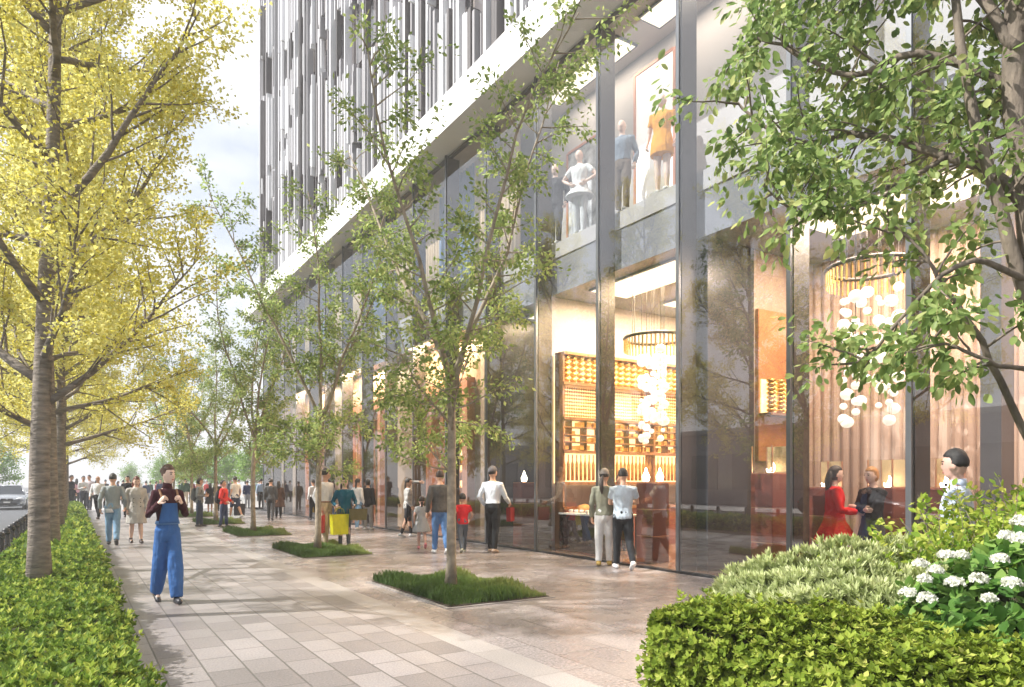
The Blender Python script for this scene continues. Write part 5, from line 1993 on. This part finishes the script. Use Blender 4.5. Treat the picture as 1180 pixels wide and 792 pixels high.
# ceiling lamps of the shops (the lamp carries its own light)
def ceiling_lamp(label, x, y, z, sx, sy, power, col):
    t = thing('ceiling_lamp', label, 'ceiling lamp', (x, y, z), 0, 'recessed shop ceiling lamps')
    mb = MB()
    mb.box(-sx / 2 - .04, sx / 2 + .04, -sy / 2 - .04, sy / 2 + .04, -.04, -.002)
    obj('housing', mb, m_alu, t)
    obj('diffuser', MB().box(-sx / 2, sx / 2, -sy / 2, sy / 2, -.046, -.041), lamp_mat('lamp_diffuser', (1.0, .86, .66), 1.0), t)
    ld = bpy.data.lights.new('lamp_light', 'AREA')
    ld.shape = 'RECTANGLE'
    ld.size, ld.size_y = sx, sy
    ld.energy = power
    ld.color = col
    lo = bpy.data.objects.new('lamp_light', ld)
    COL.objects.link(lo)
    lo.parent = t
    lo.location = (0, 0, -.05)
    return t


WARM = (1.0, .70, .42)
ceiling_lamp('wide recessed lamp over the golden shop, window side', 9.9, 10.4, 5.66, 1.0, 2.6, 420, WARM)
ceiling_lamp('wide recessed lamp over the golden shop, rear side', 12.2, 10.4, 5.66, 1.4, 2.6, 420, WARM)
ceiling_lamp('recessed lamp over the two talking women', 10.3, 5.6, 5.66, 1.2, 2.6, 300, (1.0, .74, .56))
ceiling_lamp('recessed lamp over the shop behind the bushes', 10.3, 1.5, 5.66, 1.2, 2.6, 260, (1.0, .74, .56))
ceiling_lamp('recessed lamp above the dark wall bay', 10.0, 13.85, 5.66, .8, 1.2, 60, WARM)
for k, yv in enumerate((18.6, 25.1, 31.4)):
    ceiling_lamp('recessed lamp above the %s copper portal' % ('nearest', 'middle', 'farthest')[k], 8.86, yv, 5.66, .3, 2.6, 340, WARM)
for k, (yv, nm) in enumerate(((8.6, 'yellow dress mannequin'), (11.9, 'mannequins in the upper window'), (4.5, 'empty upper window'))):
    ceiling_lamp('upper show window lamp above the ' + nm, 9.4, yv, 10.42, .5, 2.6, 28, (1.0, .84, .66))

# ================================================================== STREET FURNITURE AND CARS
m_boll = mat('dark_bollard', (.035, .036, .04), .4, metal=.3, var=.2)
bo = thing('bollard', 'short black bollard with a domed cap standing along the kerb beside the clipped hedge', 'bollard', (-.98, 10.1, .03), 0, 'black bollards along the kerb')
obj('post', MB().loft([(0, 0, 0, .07, .07), (0, 0, .03, .07, .07), (0, 0, .031, .055, .055), (0, 0, .66, .055, .055)], 16), m_boll, bo, True)
obj('collar', MB().loft([(0, 0, .60, .064, .064), (0, 0, .645, .064, .064)], 16), m_boll, bo, True)
obj('cap', MB().ell((0, 0, .66), (.062, .062, .055), 16, 8), m_boll, bo, True)
obj('rail', MB().tube([(0, .05, .42), (0, 1.1, .42)], .018, 8), m_boll, bo, True)
for k in range(1, 22):
    dup(bo, (-.98, 10.1 + 1.15 * k, .03))


def car(label, x, y, rz, paint):
    t = thing('car', label, 'car', (x, y, -.12), rz)
    L, Wd = 4.8, 1.82
    st = [(-2.40, .30, .62, .62, .68), (-2.30, .22, .70, .72, .84), (-1.9, .20, .78, .84, .90), (-1.25, .20, .86, .90, .91), (-.95, .20, .90, .92, .91), (0, .20, .92, .94, .91), (.9, .20, .93, .95, .91), (1.6, .20, .96, .98, .90), (2.15, .24, .95, .95, .86), (2.40, .38, .80, .70, .72)]
    mb = MB()
    n = 14
    for (yy, zb, zs, zt, hw) in st:
        prof = [(-hw * .86, zb), (-hw, zb + .1), (-hw * 1.0, .55), (-hw * .98, zs - .06), (-hw * .90, zs), (-hw * .5, zt), (0, zt + .015), (hw * .5, zt), (hw * .90, zs), (hw * .98, zs - .06), (hw, .55), (hw, zb + .1), (hw * .86, zb), (0, zb - .02)]
        mb.v += [(px_, yy, pz) for px_, pz in prof]
    for i in range(len(st) - 1):
        for k in range(n):
            j = (k + 1) % n
            mb.f.append((i * n + k, i * n + j, (i + 1) * n + j, (i + 1) * n + k))
    mb.f.append(tuple(range(n)))
    mb.f.append(tuple(reversed(range((len(st) - 1) * n, len(st) * n))))
    obj('body', mb, paint, t, True)
    glassm = mat('car_glass', (.03, .035, .04), .06, spec=.9)
    # cabin: base ring and roof ring
    b = [(-.80, -1.05), (.80, -1.05), (.84, .2), (.80, 1.75), (-.80, 1.75), (-.84, .2)]
    r_ = [(-.60, -.25), (.60, -.25), (.62, .4), (.58, 1.05), (-.58, 1.05), (-.62, .4)]
    mb = MB()
    mb.v = [(px_, py_, .90) for px_, py_ in b] + [(px_, py_, 1.42) for px_, py_ in r_]
    for k in range(6):
        j = (k + 1) % 6
        mb.f.append((k, j, 6 + j, 6 + k))
    obj('windows', mb, glassm, t)
    obj('roof', MB().loft([(0, .40, 1.415, .64, .70), (0, .40, 1.45, .60, .66), (0, .40, 1.47, .40, .45)], 20), paint, t, True)
    for s in (-1, 1):
        obj('pillar', MB().tube([(s * .80, -1.03, .91), (s * .60, -.24, 1.425)], .035, 6), paint, t, True)
        obj('headlight', MB().ell((s * .62, -2.30, .66), (.20, .10, .075), 12, 8), mat('headlight_glass', (.75, .77, .8), .08, spec=.9), t, True)
        obj('tail_light', MB().ell((s * .64, 2.33, .74), (.2, .08, .07), 12, 8), mat('tail_red', (.4, .01, .01), .2), t, True)
        obj('mirror', MB().ell((s * .98, -.72, .98), (.10, .05, .07), 10, 7), paint, t, True)
        obj('fog_lamp', MB().ell((s * .66, -2.36, .40), (.09, .05, .04), 10, 6), mat('headlight_glass', (.75, .77, .8), .08, spec=.9), t, True)
        for yy in (-1.45, 1.42):
            w = obj('wheel', MB().tube([(s * .70, yy, .32), (s * .93, yy, .32)], .32, 22), mat('tyre', (.02, .02, .02), .8), t)
            obj('rim', MB().tube([(s * .925, yy, .32), (s * .945, yy, .32)], .21, 18), m_alu, w)
    for s in (-1, 1):
        obj('grille', MB().bbox(s * .16 - .13, s * .16 + .13, -2.425, -2.37, .52, .68, .012), mat('grille_dark', (.02, .02, .022), .3), t)
    obj('air_intake', MB().box(-.5, .5, -2.40, -2.30, .30, .40), mat('grille_dark', (.02, .02, .022), .3), t)
    obj('number_plate', MB().box(-.17, .17, -2.44, -2.425, .42, .51), m_white_line, t)
    return t


m_silver_paint = mat('silver_paint', (.42, .44, .47), .22, metal=.6, var=.05)
m_black_paint = mat('dark_paint', (.03, .032, .038), .2, metal=.3, var=.05)
x, y = pix(8, 588, -.12)
car('silver sedan driving on the road left of the yellow tree trunks', x, y + 2.4, 0, m_silver_paint)
car('dark sedan parked across the road, mirrored in the shop glass', -11.6, 17.5, 0, m_black_paint)
